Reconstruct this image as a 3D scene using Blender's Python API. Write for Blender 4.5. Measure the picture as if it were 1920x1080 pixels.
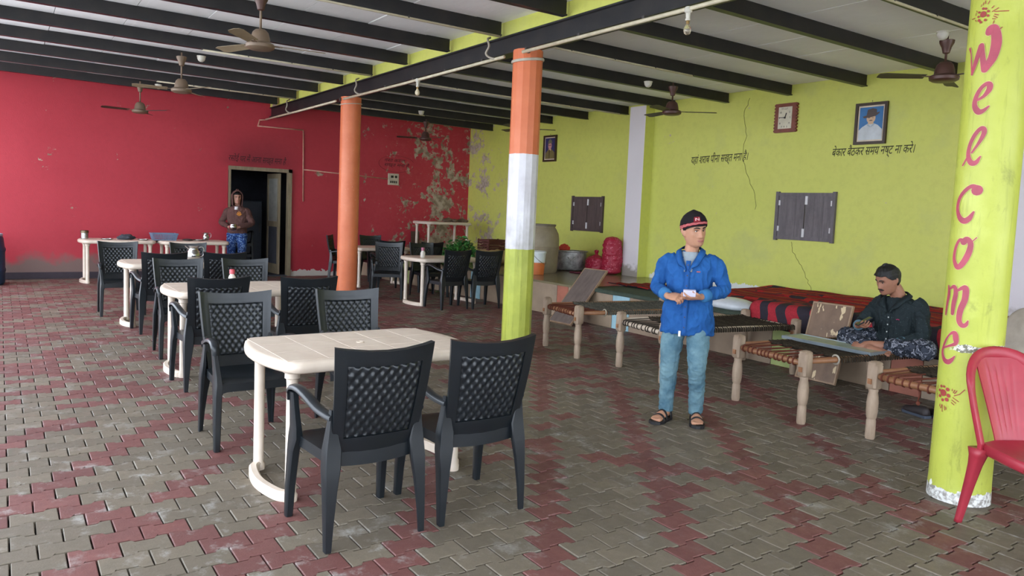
import bpy, bmesh, math, random
import numpy as np
from mathutils import Vector, Matrix, Euler, noise
R = math.radians
rnd = random.Random(7)
SC = bpy.context.scene
COL = SC.collection
for o in list(bpy.data.objects): bpy.data.objects.remove(o)

# ------------------------------------------------------------ camera
YAW, PITCH, ROLL = R(145.52), R(4.59), R(2.43)
_f = Vector((math.cos(YAW), math.sin(YAW), 0)); _r = Vector((math.sin(YAW), -math.cos(YAW), 0)); _u = Vector((0, 0, 1))
_F = math.cos(PITCH) * _f - math.sin(PITCH) * _u
_U = math.cos(PITCH) * _u + math.sin(PITCH) * _f
_R = math.cos(ROLL) * _r + math.sin(ROLL) * _U
_UU = -math.sin(ROLL) * _r + math.cos(ROLL) * _U
cd = bpy.data.cameras.new('camera'); cam = bpy.data.objects.new('camera', cd); COL.objects.link(cam)
cam.matrix_world = Matrix(((_R.x, _UU.x, -_F.x, 0), (_R.y, _UU.y, -_F.y, 0), (_R.z, _UU.z, -_F.z, 1.5), (0, 0, 0, 1)))
cd.sensor_width = 36; cd.lens = 1404 / 1920 * 36; cd.shift_y = -31 / 1920; cd.clip_start = .05
SC.camera = cam

# ------------------------------------------------------------ light: overcast day through the open sides
w = bpy.data.worlds.new('sky'); SC.world = w; w.use_nodes = True
bg = w.node_tree.nodes['Background']
bg.inputs['Color'].default_value = (.84, .93, 1.06, 1); bg.inputs['Strength'].default_value = 3.4
SC.view_settings.view_transform = 'Standard'; SC.view_settings.look = 'None'
SC.view_settings.gamma = 1; SC.view_settings.use_curve_mapping = False
SC.view_settings.exposure = 0.74
sd = bpy.data.lights.new('sun', 'SUN'); sd.energy = 11.0; sd.angle = R(30); sd.color = (1, .98, .95)
so = bpy.data.objects.new('sun', sd); COL.objects.link(so); so.rotation_euler = (R(-32), 0, R(10))

# ------------------------------------------------------------ materials
def rgb(r, g, b):
    f = lambda c: (c / 255 / 12.92) if c / 255 <= .04045 else ((c / 255 + .055) / 1.055) ** 2.4
    return (f(r), f(g), f(b), 1)
class NT:
    """small node helper"""
    def __init__(s, name, rough=.6, metal=0, spec=.5):
        s.m = bpy.data.materials.new(name); s.m.use_nodes = True; s.t = s.m.node_tree
        s.b = s.t.nodes['Principled BSDF']
        s.b.inputs['Roughness'].default_value = rough; s.b.inputs['Metallic'].default_value = metal
        s.b.inputs['Specular IOR Level'].default_value = spec
        s._co = None
    def n(s, typ, **kw):
        n = s.t.nodes.new(typ)
        for k, v in kw.items(): setattr(n, k, v)
        return n
    def l(s, a, b): s.t.links.new(a, b)
    def put(s, inp, v):
        if hasattr(v, 'is_linked') or hasattr(v, 'links'): s.l(v, inp)
        else: inp.default_value = v
    def co(s, kind='Object'):
        if not s._co: s._co = s.n('ShaderNodeTexCoord')
        return s._co.outputs[kind]
    def noise(s, scale, detail=4, rough=.55, vec=None, kind='Object', dist=0):
        n = s.n('ShaderNodeTexNoise'); n.inputs['Scale'].default_value = scale; n.inputs['Detail'].default_value = detail
        n.inputs['Roughness'].default_value = rough; n.inputs['Distortion'].default_value = dist
        s.l(vec if vec is not None else s.co(kind), n.inputs['Vector']); return n.outputs['Fac']
    def mapv(s, scale=(1, 1, 1), rot=(0, 0, 0), kind='Object', loc=(0, 0, 0)):
        m = s.n('ShaderNodeMapping'); m.inputs['Scale'].default_value = scale; m.inputs['Rotation'].default_value = rot
        m.inputs['Location'].default_value = loc
        s.l(s.co(kind), m.inputs['Vector']); return m.outputs[0]
    def ramp(s, fac, stops, interp='LINEAR'):
        r = s.n('ShaderNodeValToRGB'); e = r.color_ramp.elements; r.color_ramp.interpolation = interp
        while len(e) < len(stops): e.new(.5)
        for i, (p, c) in enumerate(stops):
            e[i].position = p; e[i].color = c if hasattr(c, '__len__') else (c, c, c, 1)
        s.l(fac, r.inputs[0]); return r.outputs[0]
    def mix(s, fac, a, b, mode='MIX'):
        m = s.n('ShaderNodeMix', data_type='RGBA', blend_type=mode)
        s.put(m.inputs[0], fac); s.put(m.inputs[6], a); s.put(m.inputs[7], b); return m.outputs[2]
    def math(s, op, a, b=0, c=0):
        m = s.n('ShaderNodeMath', operation=op); s.put(m.inputs[0], a); s.put(m.inputs[1], b)
        if c: s.put(m.inputs[2], c)
        return m.outputs[0]
    def xyz(s, kind='Object'):
        x = s.n('ShaderNodeSeparateXYZ'); s.l(s.co(kind), x.inputs[0]); return x.outputs
    def rng(s, v, a, b, c=0, d=1):
        m = s.n('ShaderNodeMapRange'); s.put(m.inputs[0], v)
        for i, k in enumerate((a, b, c, d)): m.inputs[i + 1].default_value = k
        return m.outputs[0]
    def color(s, c): s.put(s.b.inputs['Base Color'], c); return s
    def rough(s, c): s.put(s.b.inputs['Roughness'], c); return s
    def bump(s, h, strength=.3, dist=.01):
        b = s.n('ShaderNodeBump'); b.inputs['Strength'].default_value = strength; b.inputs['Distance'].default_value = dist
        s.l(h, b.inputs['Height']); s.l(b.outputs[0], s.b.inputs['Normal']); return s
_mc = {}
def simple(name, c, rough=.6, metal=0, var=.12, scale=6, bump=0, bscale=None, spec=.5):
    """plain paint or plastic with slight mottling"""
    if name in _mc: return _mc[name]
    t = NT(name, rough, metal, spec)
    c2 = tuple(max(0, k * (1 - var * 2)) for k in c[:3]) + (1,)
    t.color(t.mix(t.ramp(t.noise(scale), [(.35, 0), (.7, 1)]), c, c2))
    if bump: t.bump(t.noise(bscale or scale * 6), bump, .01)
    _mc[name] = t.m; return t.m

# ------------------------------------------------------------ mesh helper
class MB:
    def __init__(s): s.v = []; s.f = []; s.mi = []; s.cur = 0; s.M = Matrix()
    def add(s, vs, fs):
        k = len(s.v); s.v += [tuple(s.M @ Vector(p)) for p in vs]
        s.f += [tuple(k + i for i in f) for f in fs]; s.mi += [s.cur] * len(fs); return s
    def box(s, c, d, rot=None, bev=0):
        hx, hy, hz = d[0] / 2, d[1] / 2, d[2] / 2
        m = Matrix.Translation(c) @ (Euler(rot).to_matrix().to_4x4() if rot else Matrix())
        if not bev:
            P = [(x, y, z) for x in (-hx, hx) for y in (-hy, hy) for z in (-hz, hz)]
            F = [(0, 1, 3, 2), (4, 6, 7, 5), (0, 4, 5, 1), (2, 3, 7, 6), (0, 2, 6, 4), (1, 5, 7, 3)]
            return s.add([m @ Vector(p) for p in P], F)
        b = min(bev, hx * .9, hy * .9, hz * .9)
        # rounded in plan, chamfered top and bottom
        def ring(ox, oy, z): 
            return [(sx * (hx - ox) + ax, sy * (hy - oy) + ay, z) for sx, sy, ax, ay in
                    ((1, 1, 0, -b), (1, 1, -b, 0), (-1, 1, b, 0), (-1, 1, 0, -b), (-1, -1, 0, b), (-1, -1, b, 0), (1, -1, -b, 0), (1, -1, 0, b))]
        rings = [ring(b * .7, b * .7, -hz), ring(0, 0, -hz + b), ring(0, 0, hz - b), ring(b * .7, b * .7, hz)]
        V = [m @ Vector(p) for r_ in rings for p in r_]
        F = [tuple(range(7, -1, -1)), tuple(range(24, 32))]
        for k in range(3):
            for i in range(8): j = (i + 1) % 8; F.append((k * 8 + i, k * 8 + j, k * 8 + 8 + j, k * 8 + 8 + i))
        return s.add(V, F)
    def rings(s, rings, closed=True, caps=True):
        n = len(rings[0]); V = [p for r_ in rings for p in r_]; F = []
        for k in range(len(rings) - 1):
            for i in range(n if closed else n - 1):
                j = (i + 1) % n; F.append((k * n + i, k * n + j, (k + 1) * n + j, (k + 1) * n + i))
        if caps: F += [tuple(range(n - 1, -1, -1)), tuple(range((len(rings) - 1) * n, len(rings) * n))]
        return s.add(V, F)
    def lathe(s, prof, c=(0, 0, 0), n=16, axis=None, caps=True, sx=1, sy=1):
        m = Matrix.Translation(c)
        if axis is not None: m = m @ Vector((0, 0, 1)).rotation_difference(Vector(axis)).to_matrix().to_4x4()
        return s.rings([[m @ Vector((r_ * math.cos(2 * math.pi * i / n) * sx, r_ * math.sin(2 * math.pi * i / n) * sy, z)) for i in range(n)] for r_, z in prof], caps=caps)
    def tube(s, pts, r, n=8, caps=True, sq=1, up=None):
        """round tube along points; r number or list; sq flattens along the frame normal"""
        P = [Vector(p) for p in pts]; rs = r if hasattr(r, '__len__') else [r] * len(P)
        T = []
        for i in range(len(P)):
            a = P[max(i - 1, 0)]; b = P[min(i + 1, len(P) - 1)]; T.append((b - a).normalized())
        ref = Vector(up) if up else (Vector((0, 0, 1)) if abs(T[0].z) < .9 else Vector((0, 1, 0)))
        N = (ref - T[0] * ref.dot(T[0])).normalized(); out = []
        for i, t in enumerate(T):
            if i:
                N = (N - t * N.dot(t)); N = N.normalized() if N.length > 1e-6 else Vector((1, 0, 0))
            B = t.cross(N); rr = rs[i]
            ra, rb = (rr if hasattr(rr, '__len__') else (rr, rr * sq))
            out.append([P[i] + B * ra * math.cos(2 * math.pi * k / n) + N * rb * math.sin(2 * math.pi * k / n) for k in range(n)])
        return s.rings(out, caps=caps)
    def ball(s, c, r, n=12, m=8, rot=None):
        rx, ry, rz = r if hasattr(r, '__len__') else (r, r, r)
        mm = Matrix.Translation(c) @ (Euler(rot).to_matrix().to_4x4() if rot else Matrix())
        rr = []
        for j in range(1, m):
            a = math.pi * j / m - math.pi / 2
            rr.append([mm @ Vector((rx * math.cos(a) * math.cos(2 * math.pi * i / n), ry * math.cos(a) * math.sin(2 * math.pi * i / n), rz * math.sin(a))) for i in range(n)])
        V = [p for q in rr for p in q] + [mm @ Vector((0, 0, -rz)), mm @ Vector((0, 0, rz))]
        F = []; b = len(V) - 2
        for k in range(m - 2):
            for i in range(n): j = (i + 1) % n; F.append((k * n + i, k * n + j, (k + 1) * n + j, (k + 1) * n + i))
        for i in range(n): j = (i + 1) % n; F += [(j, i, b), ((m - 2) * n + i, (m - 2) * n + j, b + 1)]
        return s.add(V, F)
    def prism(s, poly, z0, z1, bev=0):
        """poly: list of (x,y) ccw, extruded in z"""
        n = len(poly); R_ = []
        if bev:
            cx = sum(p[0] for p in poly) / n; cy = sum(p[1] for p in poly) / n
            ins = [(p[0] + (cx - p[0]) * bev / max(.001, math.hypot(p[0] - cx, p[1] - cy)), p[1] + (cy - p[1]) * bev / max(.001, math.hypot(p[0] - cx, p[1] - cy))) for p in poly]
            R_ = [[(x, y, z0) for x, y in poly], [(x, y, z1 - bev) for x, y in poly], [(x, y, z1) for x, y in ins]]
        else: R_ = [[(x, y, z0) for x, y in poly], [(x, y, z1) for x, y in poly]]
        return s.rings(R_)
    def mesh(s, name):
        me = bpy.data.meshes.new(name); me.from_pydata(s.v, [], s.f); me.update(); return me
    def build(s, name, mats, parent=None, smooth=False, angle=None, recalc=True):
        me = s.mesh(name)
        for m in (mats if isinstance(mats, (list, tuple)) else [mats]): me.materials.append(m)
        if any(s.mi): me.polygons.foreach_set('material_index', s.mi)
        if recalc:
            bm = bmesh.new(); bm.from_mesh(me); bmesh.ops.recalc_face_normals(bm, faces=bm.faces[:]); bm.to_mesh(me); bm.free()
        o = bpy.data.objects.new(name, me); COL.objects.link(o)
        if parent: o.parent = parent
        if smooth or angle: shade(me, angle)
        return o
def shade(me, angle=None):
    me.polygons.foreach_set('use_smooth', [True] * len(me.polygons))
    if angle:
        bm = bmesh.new(); bm.from_mesh(me); ca = R(angle)
        for e in bm.edges:
            if len(e.link_faces) == 2 and e.calc_face_angle(0) > ca: e.smooth = False
        bm.to_mesh(me); bm.free()
    me.update()
def realize(o):
    """apply an object's modifiers"""
    dg = bpy.context.evaluated_depsgraph_get(); dg.update()
    me = bpy.data.meshes.new_from_object(o.evaluated_get(dg)); old = o.data
    o.modifiers.clear(); o.data = me; me.name = old.name; return o
def empty(name, loc=(0, 0, 0), rz=0):
    o = bpy.data.objects.new(name, None); COL.objects.link(o); o.location = loc; o.rotation_euler = (0, 0, rz)
    o.empty_display_size = .1; return o
def tag(o, label=None, cat=None, group=None, kind=None):
    if label: o['label'] = label
    if cat: o['category'] = cat
    if group: o['group'] = group
    if kind: o['kind'] = kind
    return o
def kids(o): return [c for c in bpy.data.objects if c.parent == o]
def copy_tree(o, parent=None):
    c = o.copy(); COL.objects.link(c); c.parent = parent
    for ch in KID.get(o.name, ()): copy_tree(ch, c)
    return c
KID = {}
def freeze(o):
    """remember the children of a prototype for fast copying"""
    ks = [c for c in bpy.data.objects if c.parent == o]; KID[o.name] = ks
    for k in ks: freeze(k)
    return o
def put(o, loc, rz=None, label=None, group=None):
    o.location = loc
    if rz is not None: o.rotation_euler = (0, 0, rz)
    if label: o['label'] = label
    if group: o['group'] = group
    return o
def cr(pts, n=6):
    """Catmull-Rom through points (any dimension)"""
    P = [np.array(p, float) for p in pts]; P = [2 * P[0] - P[1]] + P + [2 * P[-1] - P[-2]]; out = []
    for i in range(1, len(P) - 2):
        for k in range(n):
            t = k / n; a, b, c, d = P[i - 1:i + 3]
            out.append(.5 * ((2 * b) + (c - a) * t + (2 * a - 5 * b + 4 * c - d) * t * t + (3 * b - a - 3 * c + d) * t ** 3))
    out.append(P[-2]); return [tuple(x) for x in out]
# ------------------------------------------------------------ setting
XW, YW, YO, XO = -15.2, 9.1, -1.3, 4.6           # red wall, green wall, open left side, open near side
def zb(y): return 3.43 - .018 * y                # underside of the joists (the roof falls towards the green wall)
def jx(i, y): return -5.95 - 1.13 * i + (.44 + .037 * i) * y / 9.1   # joist lines
JH = .145

# ---- floor and pavers
def paver_mat(name, c, c2):
    t = NT(name, .62, spec=.4)
    geo = t.n('ShaderNodeNewGeometry').outputs['Random Per Island']
    ob = t.n('ShaderNodeObjectInfo').outputs['Random']
    rr = t.math('FRACT', t.math('ADD', geo, ob))
    base = t.mix(rr, c, c2)
    gen = t.co('Object')
    g = t.n('ShaderNodeNewGeometry').outputs['Position']
    big = t.noise(.55, 3, vec=g)
    n1 = t.noise(9, 6, .7, vec=g); n2 = t.noise(140, 3, vec=g)
    base = t.mix(t.rng(n1, .35, .75, 0, .55), base, tuple(k * .62 for k in c[:3]) + (1,))
    # pale lime bloom and cement dust
    lime = t.math('MULTIPLY', t.ramp(t.noise(5.5, 8, .75, vec=g), [(.54, 0), (.70, 1)]), t.rng(big, .38, .6, .10, .85))
    base = t.mix(lime, base, rgb(176, 174, 168))
    base = t.mix(t.rng(n2, .3, .7, 0, .25), base, tuple(k * .5 for k in c[:3]) + (1,))
    t.color(base); t.rough(t.rng(n1, .3, .7, .42, .72)); t.bump(n2, .25, .004)
    return t.m
M_grey = paver_mat('grey_green_paver', rgb(124, 113, 97), rgb(104, 95, 82))
M_red = paver_mat('red_paver', rgb(124, 80, 75), rgb(106, 68, 64))
M_sand = simple('shaded_joint_sand', rgb(34, 28, 25), .9, var=.2, scale=30)  # sand darkened so its colour carries the shadow in the paver gaps
mb = MB(); mb.box(((XW + 5) / 2, 3.9, -.1), (abs(XW) + 5.6, 11.2, .14))
floor = mb.build('floor', M_sand); tag(floor, 'floor of interlocking grey and red concrete pavers', kind='structure')
PX, PY = .1355, .1965
def paver_poly():
    w0, w1, g = PX / 2 - .010, PX / 2 + .010, .0030; L = PY / 2 - g
    gx = g + .0015; up = [(w1 - gx, L), (w1 - gx, .052), (w0 - gx, .041), (w0 - gx, -.041), (w1 - gx, -.052), (w1 - gx, -L)]
    return [(x, y) for x, y in up[::-1]] + [(-x, y) for x, y in up]
POLY = paver_poly()
def paver_mesh(name, m):
    b = MB(); b.prism(POLY, -.03, 0, .004); me = b.mesh(name); me.materials.append(m); return me
pm = [paver_mesh('paver_grey', M_grey), paver_mesh('paver_red', M_red)]
cells = []
r0, r1 = int(-XO / PX) - 1, int(15.1 / PX)
for r_ in range(r0, r1):
    x = -r_ * PX - .06
    for s_ in range(-12, 72):
        if (s_ + r_) % 2: continue
        y = s_ * PY / 2 + .02
        if y < YO - .2 or y > 9.0 or (y > 6.9 and x > -12): continue
        P_ = (s_ - r_) % 8 == 2 and rnd.random() < .93
        Q_ = (s_ + r_) % 24 == 8 and rnd.random() < .9
        red = P_ or Q_ or rnd.random() < .015 or (x < -5.2 and rnd.random() < min(.42, .10 + .09 * (-5.2 - x)))
        cells.append((x, y, 1 if red else 0))
def vis(x, y):
    d = Vector((x, y, 0)) - Vector((0, 0, 1.5)); z = d.dot(_F)
    if z < .5: return 0
    u = d.dot(_R) / z * 1404; v = -d.dot(_UU) / z * 1404 - 31
    return 1 / z if abs(u) < 975 and abs(v) < 560 else 0
cells.sort(key=lambda c: -vis(c[0], c[1]))
for x, y, k in cells[:300]:
    o = bpy.data.objects.new('paver', pm[k]); COL.objects.link(o); o.parent = floor
    o.location = (x, y, rnd.uniform(-.003, .0)); o.rotation_euler = (rnd.gauss(0, .006), rnd.gauss(0, .006), rnd.gauss(0, .006))
mb = MB()
for x, y, k in cells[300:]:
    mb.cur = k; dz = rnd.uniform(-.003, 0)
    mb.M = Matrix.Translation((x, y, dz)) @ Euler((rnd.gauss(0, .007), rnd.gauss(0, .007), rnd.gauss(0, .006))).to_matrix().to_4x4()
    if x > -9: mb.prism(POLY, -.03, 0, .004)
    else:
        mb.add([(p[0], p[1], -.03) for p in POLY] + [(p[0], p[1], 0) for p in POLY],
               [tuple(range(12, 24))] + [(i, (i + 1) % 12, 12 + (i + 1) % 12, 12 + i) for i in range(12)])
o = mb.build('paver_field', [M_grey, M_red], floor, recalc=False); tag(o, kind='stuff')

# ---- ground outside
g = simple('packed_earth', rgb(186, 186, 186), .95, var=.15, scale=2)
mb = MB(); mb.box((-5, -21.9, -.15), (120, 41, .1)); mb.box((36, 5, -.15), (61, 120, .1))
o = mb.build('ground', g); tag(o, kind='structure', label='bare ground outside the open sides')

# ---- red wall with the doorway
def wall_paint(name, c, c2, kind):
    t = NT(name, .55, spec=.35)
    X, Y, Z = t.xyz()
    col = t.mix(t.rng(t.noise(.7, 4), .3, .7), c, c2)
    col = t.mix(t.rng(t.noise(14, 4), .45, .75, 0, .18), col, tuple(k * .6 for k in c[:3]) + (1,))
    plaster = t.mix(t.ramp(t.noise(9, 5), [(.4, 0), (.6, 1)]), rgb(178, 160, 140), rgb(128, 112, 92))
    n = t.noise(2.1, 9, .72, dist=.35); fine = t.noise(11, 6, .65, dist=.4)
    if kind == 'red':
        # damp flaking towards the corner, in a vertical drift at y 7.2 to 8.7
        band = t.math('MULTIPLY', t.rng(Y, 6.0, 8.0), .155)
        low = t.rng(Z, .95, .35, 0, .07)
        band = t.math('ADD', band, t.math('MULTIPLY', low, t.rng(Y, 4.9, 5.8)))
        m = t.ramp(t.math('ADD', t.math('ADD', n, t.math('MULTIPLY', fine, .35)), band), [(.845, 0), (.862, 1)])
        col = t.mix(t.math('MULTIPLY', t.ramp(fine, [(.5, 0), (.75, 1)]), t.rng(Y, 5.6, 7.5, 0, .35)), col, rgb(190, 92, 92))
        col = t.mix(m, col, plaster)
        # soot above the door, damp foot of the wall
        s_ = t.math('MULTIPLY', t.rng(Z, 2.1, 2.25, 0, 1), t.math('MULTIPLY', t.rng(Z, 2.95, 2.2, 0, .55), t.math('MULTIPLY', t.rng(Y, 3.4, 4.0), t.rng(Y, 5.3, 4.5))))
        col = t.mix(s_, col, rgb(58, 26, 32))
        foot = t.math('ADD', Z, t.math('MULTIPLY', t.noise(3.5, 5), -.55))
        col = t.mix(t.math('MULTIPLY', t.rng(foot, .16, .0), t.rng(Y, 4.3, 3.2)), col, rgb(122, 98, 92))
        flake = t.math('MULTIPLY', t.math('LESS_THAN', t.math('ADD', Z, t.math('MULTIPLY', t.noise(7, 6), -.3)), -.06), t.rng(Y, 4.85, 4.95))
        col = t.mix(flake, col, rgb(205, 195, 185))
        h = m
    else:
        band = t.rng(X, -13.0, -14.6, 0, .185)
        m = t.ramp(t.math('ADD', t.math('ADD', n, t.math('MULTIPLY', fine, .35)), band), [(.872, 0), (.89, 1)])
        col = t.mix(m, col, t.mix(t.ramp(fine, [(.4, 0), (.6, 1)]), rgb(150, 134, 124), rgb(190, 175, 160)))
        foot = t.math('ADD', Z, t.math('MULTIPLY', t.noise(4, 7, .7), -.22))
        h = t.math('MULTIPLY', t.math('LESS_THAN', foot, .455), t.rng(X, -9.15, -9.1))
        col = t.mix(h, col, rgb(225, 228, 222))
        sm = t.ramp(t.noise(1.3, 5, .6), [(.56, 0), (.72, .35)])
        col = t.mix(sm, col, rgb(176, 180, 118))
    t.color(col); t.bump(t.math('ADD', t.math('MULTIPLY', h, -.6), t.noise(60, 3)), .25, .006)
    return t.m
M_wred = wall_paint('red_wall_paint', rgb(186, 58, 70), rgb(174, 50, 62), 'red')
M_wgrn = wall_paint('lime_wall_paint', rgb(208, 210, 108), rgb(202, 206, 100), 'green')
M_beige = simple('ivory_paint', rgb(205, 196, 180), .6)
D0, D1, DZ = 3.67, 4.90, 2.15
mb = MB(); T = .24
mb.box((XW - T / 2, (YO - .6 + D0) / 2, 1.75), (T, D0 - YO + .6, 3.6)); mb.box((XW - T / 2, (D1 + YW) / 2, 1.75), (T, YW - D1, 3.6))
mb.box((XW - T / 2, (D0 + D1) / 2, (DZ + 3.55) / 2), (T, D1 - D0, 3.55 - DZ))
wall_back = mb.build('wall_back', M_wred); tag(wall_back, 'red painted wall with flaking plaster', kind='structure')
mb = MB(); mb.box((-5.1, YW + .12, 1.75), (20.8, .24, 3.6))
wall_right = mb.build('wall_right', M_wgrn); tag(wall_right, 'lime green painted wall', kind='structure')
M_dark = simple('dark_grey_plaster', rgb(70, 72, 80), .9)  # even dark grey for the room behind the doorway and lower door panel
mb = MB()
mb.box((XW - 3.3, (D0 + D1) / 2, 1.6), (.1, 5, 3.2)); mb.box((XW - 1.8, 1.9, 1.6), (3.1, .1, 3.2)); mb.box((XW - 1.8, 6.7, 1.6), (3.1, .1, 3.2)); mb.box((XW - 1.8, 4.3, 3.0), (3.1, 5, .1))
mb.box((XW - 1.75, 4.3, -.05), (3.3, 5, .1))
tag(mb.build('wall_kitchen', M_dark), 'dark grey room behind the doorway', kind='structure')
mb = MB(); mb.box((XW + .012, (YO + D0) / 2 - .4, .055), (.03, D0 - YO + .75, .11)); tag(mb.build('baseboard_back', simple('dark_skirting', rgb(62, 52, 60), .8)), kind='structure')
# pilasters on the green wall
M_pil = NT('white_pilaster_paint', .6); _z = M_pil.xyz()[2]
M_pil.color(M_pil.mix(M_pil.rng(M_pil.math('ADD', _z, M_pil.math('MULTIPLY', M_pil.noise(8, 6), -.35)), .42, .5), rgb(150, 142, 132), M_pil.mix(M_pil.noise(2), rgb(226, 220, 222), rgb(214, 208, 210)))); M_pil = M_pil.m
for k, (x0, x1) in enumerate(((-9.60, -9.22), (-3.64, -2.9))):
    mb = MB(); mb.box(((x0 + x1) / 2, YW - .1, 1.9), (x1 - x0, .2, 2.9 if k == 0 else 3.1))
    tag(mb.build('trim_%d' % (k + 1), [M_pil]), 'white painted pilaster on the lime green wall', kind='structure')
    mb = MB(); mb.box((x1 + .003, YW - .1, 1.9), (.006, .2, 2.9)); 
    if k == 0: mb.build('side_paint', M_wgrn, bpy.data.objects['trim_1'])

# ---- ceiling: stone slabs on black joists, the main beam
t = NT('whitewashed_slab', .8)
g_ = t.n('ShaderNodeNewGeometry').outputs['Position']
c_ = t.mix(t.rng(t.noise(.9, 4, vec=g_), .3, .7), rgb(250, 250, 250), rgb(238, 238, 238))
mp = t.n('ShaderNodeMapping'); mp.inputs['Scale'].default_value = (1.2, 14, 1); mp.inputs['Rotation'].default_value = (0, 0, .2); t.l(g_, mp.inputs[0])
c_ = t.mix(t.ramp(t.noise(1.6, 8, .7, vec=mp.outputs[0]), [(.60, 0), (.66, .8)]), c_, rgb(252, 252, 252))
t.color(c_); t.bump(t.noise(6, 6, vec=g_), .4, .02); M_slab = t.m
mb = MB(); mb.rings([[(XO, y, zb(y) + JH + .05) for y in (YO - .3, YW + .2)] + [(XO, y, zb(y) + JH + .2) for y in (YW + .2, YO - .3)],
                     [(XW - .2, y, zb(y) + JH + .05) for y in (YO - .3, YW + .2)] + [(XW - .2, y, zb(y) + JH + .2) for y in (YW + .2, YO - .3)]])
ceiling = mb.build('ceiling', M_slab); tag(ceiling, 'whitewashed stone slab ceiling on black joists', kind='structure')
M_blk = NT('black_gloss_joist', .42, spec=.5)
M_blk.color(M_blk.mix(M_blk.rng(M_blk.noise(5, 5), .4, .8), rgb(24, 24, 27), rgb(44, 40, 38))); M_blk = M_blk.m
M_edge = simple('brown_joist_edge', rgb(78, 52, 44), .6); M_gedge = simple('green_joist_edge', rgb(104, 114, 72), .6)
IJ = list(range(-9, 9))
for i in IJ:
    mb = MB(); hw = .038
    for part, (ya, yb) in enumerate(((YO - .3, 4.42), (4.62, YW))):
        m_ = 8
        R4 = []
        for k in range(m_ + 1):
            y = ya + (yb - ya) * k / m_; x = jx(i, y); z = zb(y)
            R4.append([(x - hw, y, z), (x + hw, y, z), (x + hw, y, z + .014), (x + hw * .55, y, z + .016), (x + hw * .55, y, z + JH), (x - hw * .55, y, z + JH), (x - hw * .55, y, z + .016), (x - hw, y, z + .014)])
        mb.cur = 0; mb.rings(R4)
        k0 = len(mb.f) - 2 - m_ * 8
        for k in range(m_): mb.mi[k0 + k * 8] = 1 + part
    mb.build('joist', [M_blk, M_blk, M_gedge], ceiling)
# slabs between the joists
for i in IJ[:-1] + [8]:
    for k in range(15):
        ya = YO - .3 + k * .715 + .004; yb = min(ya + .707, YW + .15); dz = rnd.uniform(-.004, .004)
        xa = lambda y: jx(i, y) - .004; xb = (lambda y: jx(i + 1, y) + .004) if i < 8 else (lambda y: XW - .1)
        P = []
        for z_ in (JH + dz, JH + .06):
            P += [(xa(ya), ya, zb(ya) + z_), (xa(yb), yb, zb(yb) + z_), (xb(yb), yb, zb(yb) + z_), (xb(ya), ya, zb(ya) + z_)]
        mb = MB(); mb.add(P, [(0, 1, 2, 3), (7, 6, 5, 4), (0, 4, 5, 1), (1, 5, 6, 2), (2, 6, 7, 3), (3, 7, 4, 0)])
        mb.build('ceiling_slab', M_slab, ceiling)
# main beam (rolled steel channel) and the lime infill above it
mb = MB(); B0, B1 = XW, XO
def channel(y0, y1, z0, z1):
    mb.box(((B0 + B1) / 2, (y0 + y1) / 2, (z0 + z1) / 2), (B1 - B0, (y1 - y0) * .5, z1 - z0 - .02))
    mb.box(((B0 + B1) / 2, (y0 + y1) / 2, z0 + .008), (B1 - B0, y1 - y0, .016)); mb.box(((B0 + B1) / 2, (y0 + y1) / 2, z1 - .008), (B1 - B0, y1 - y0, .016))
channel(4.44, 4.60, 3.155, 3.345)
tag(mb.build('trim_3', M_blk), 'long black steel main beam over the columns', kind='structure')
mb = MB(); mb.box(((B0 + B1) / 2, 4.53, 3.42), (B1 - B0, .14, .152)); tag(mb.build('trim_4', M_wgrn), 'lime green infill above the main beam', kind='structure')

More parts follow.
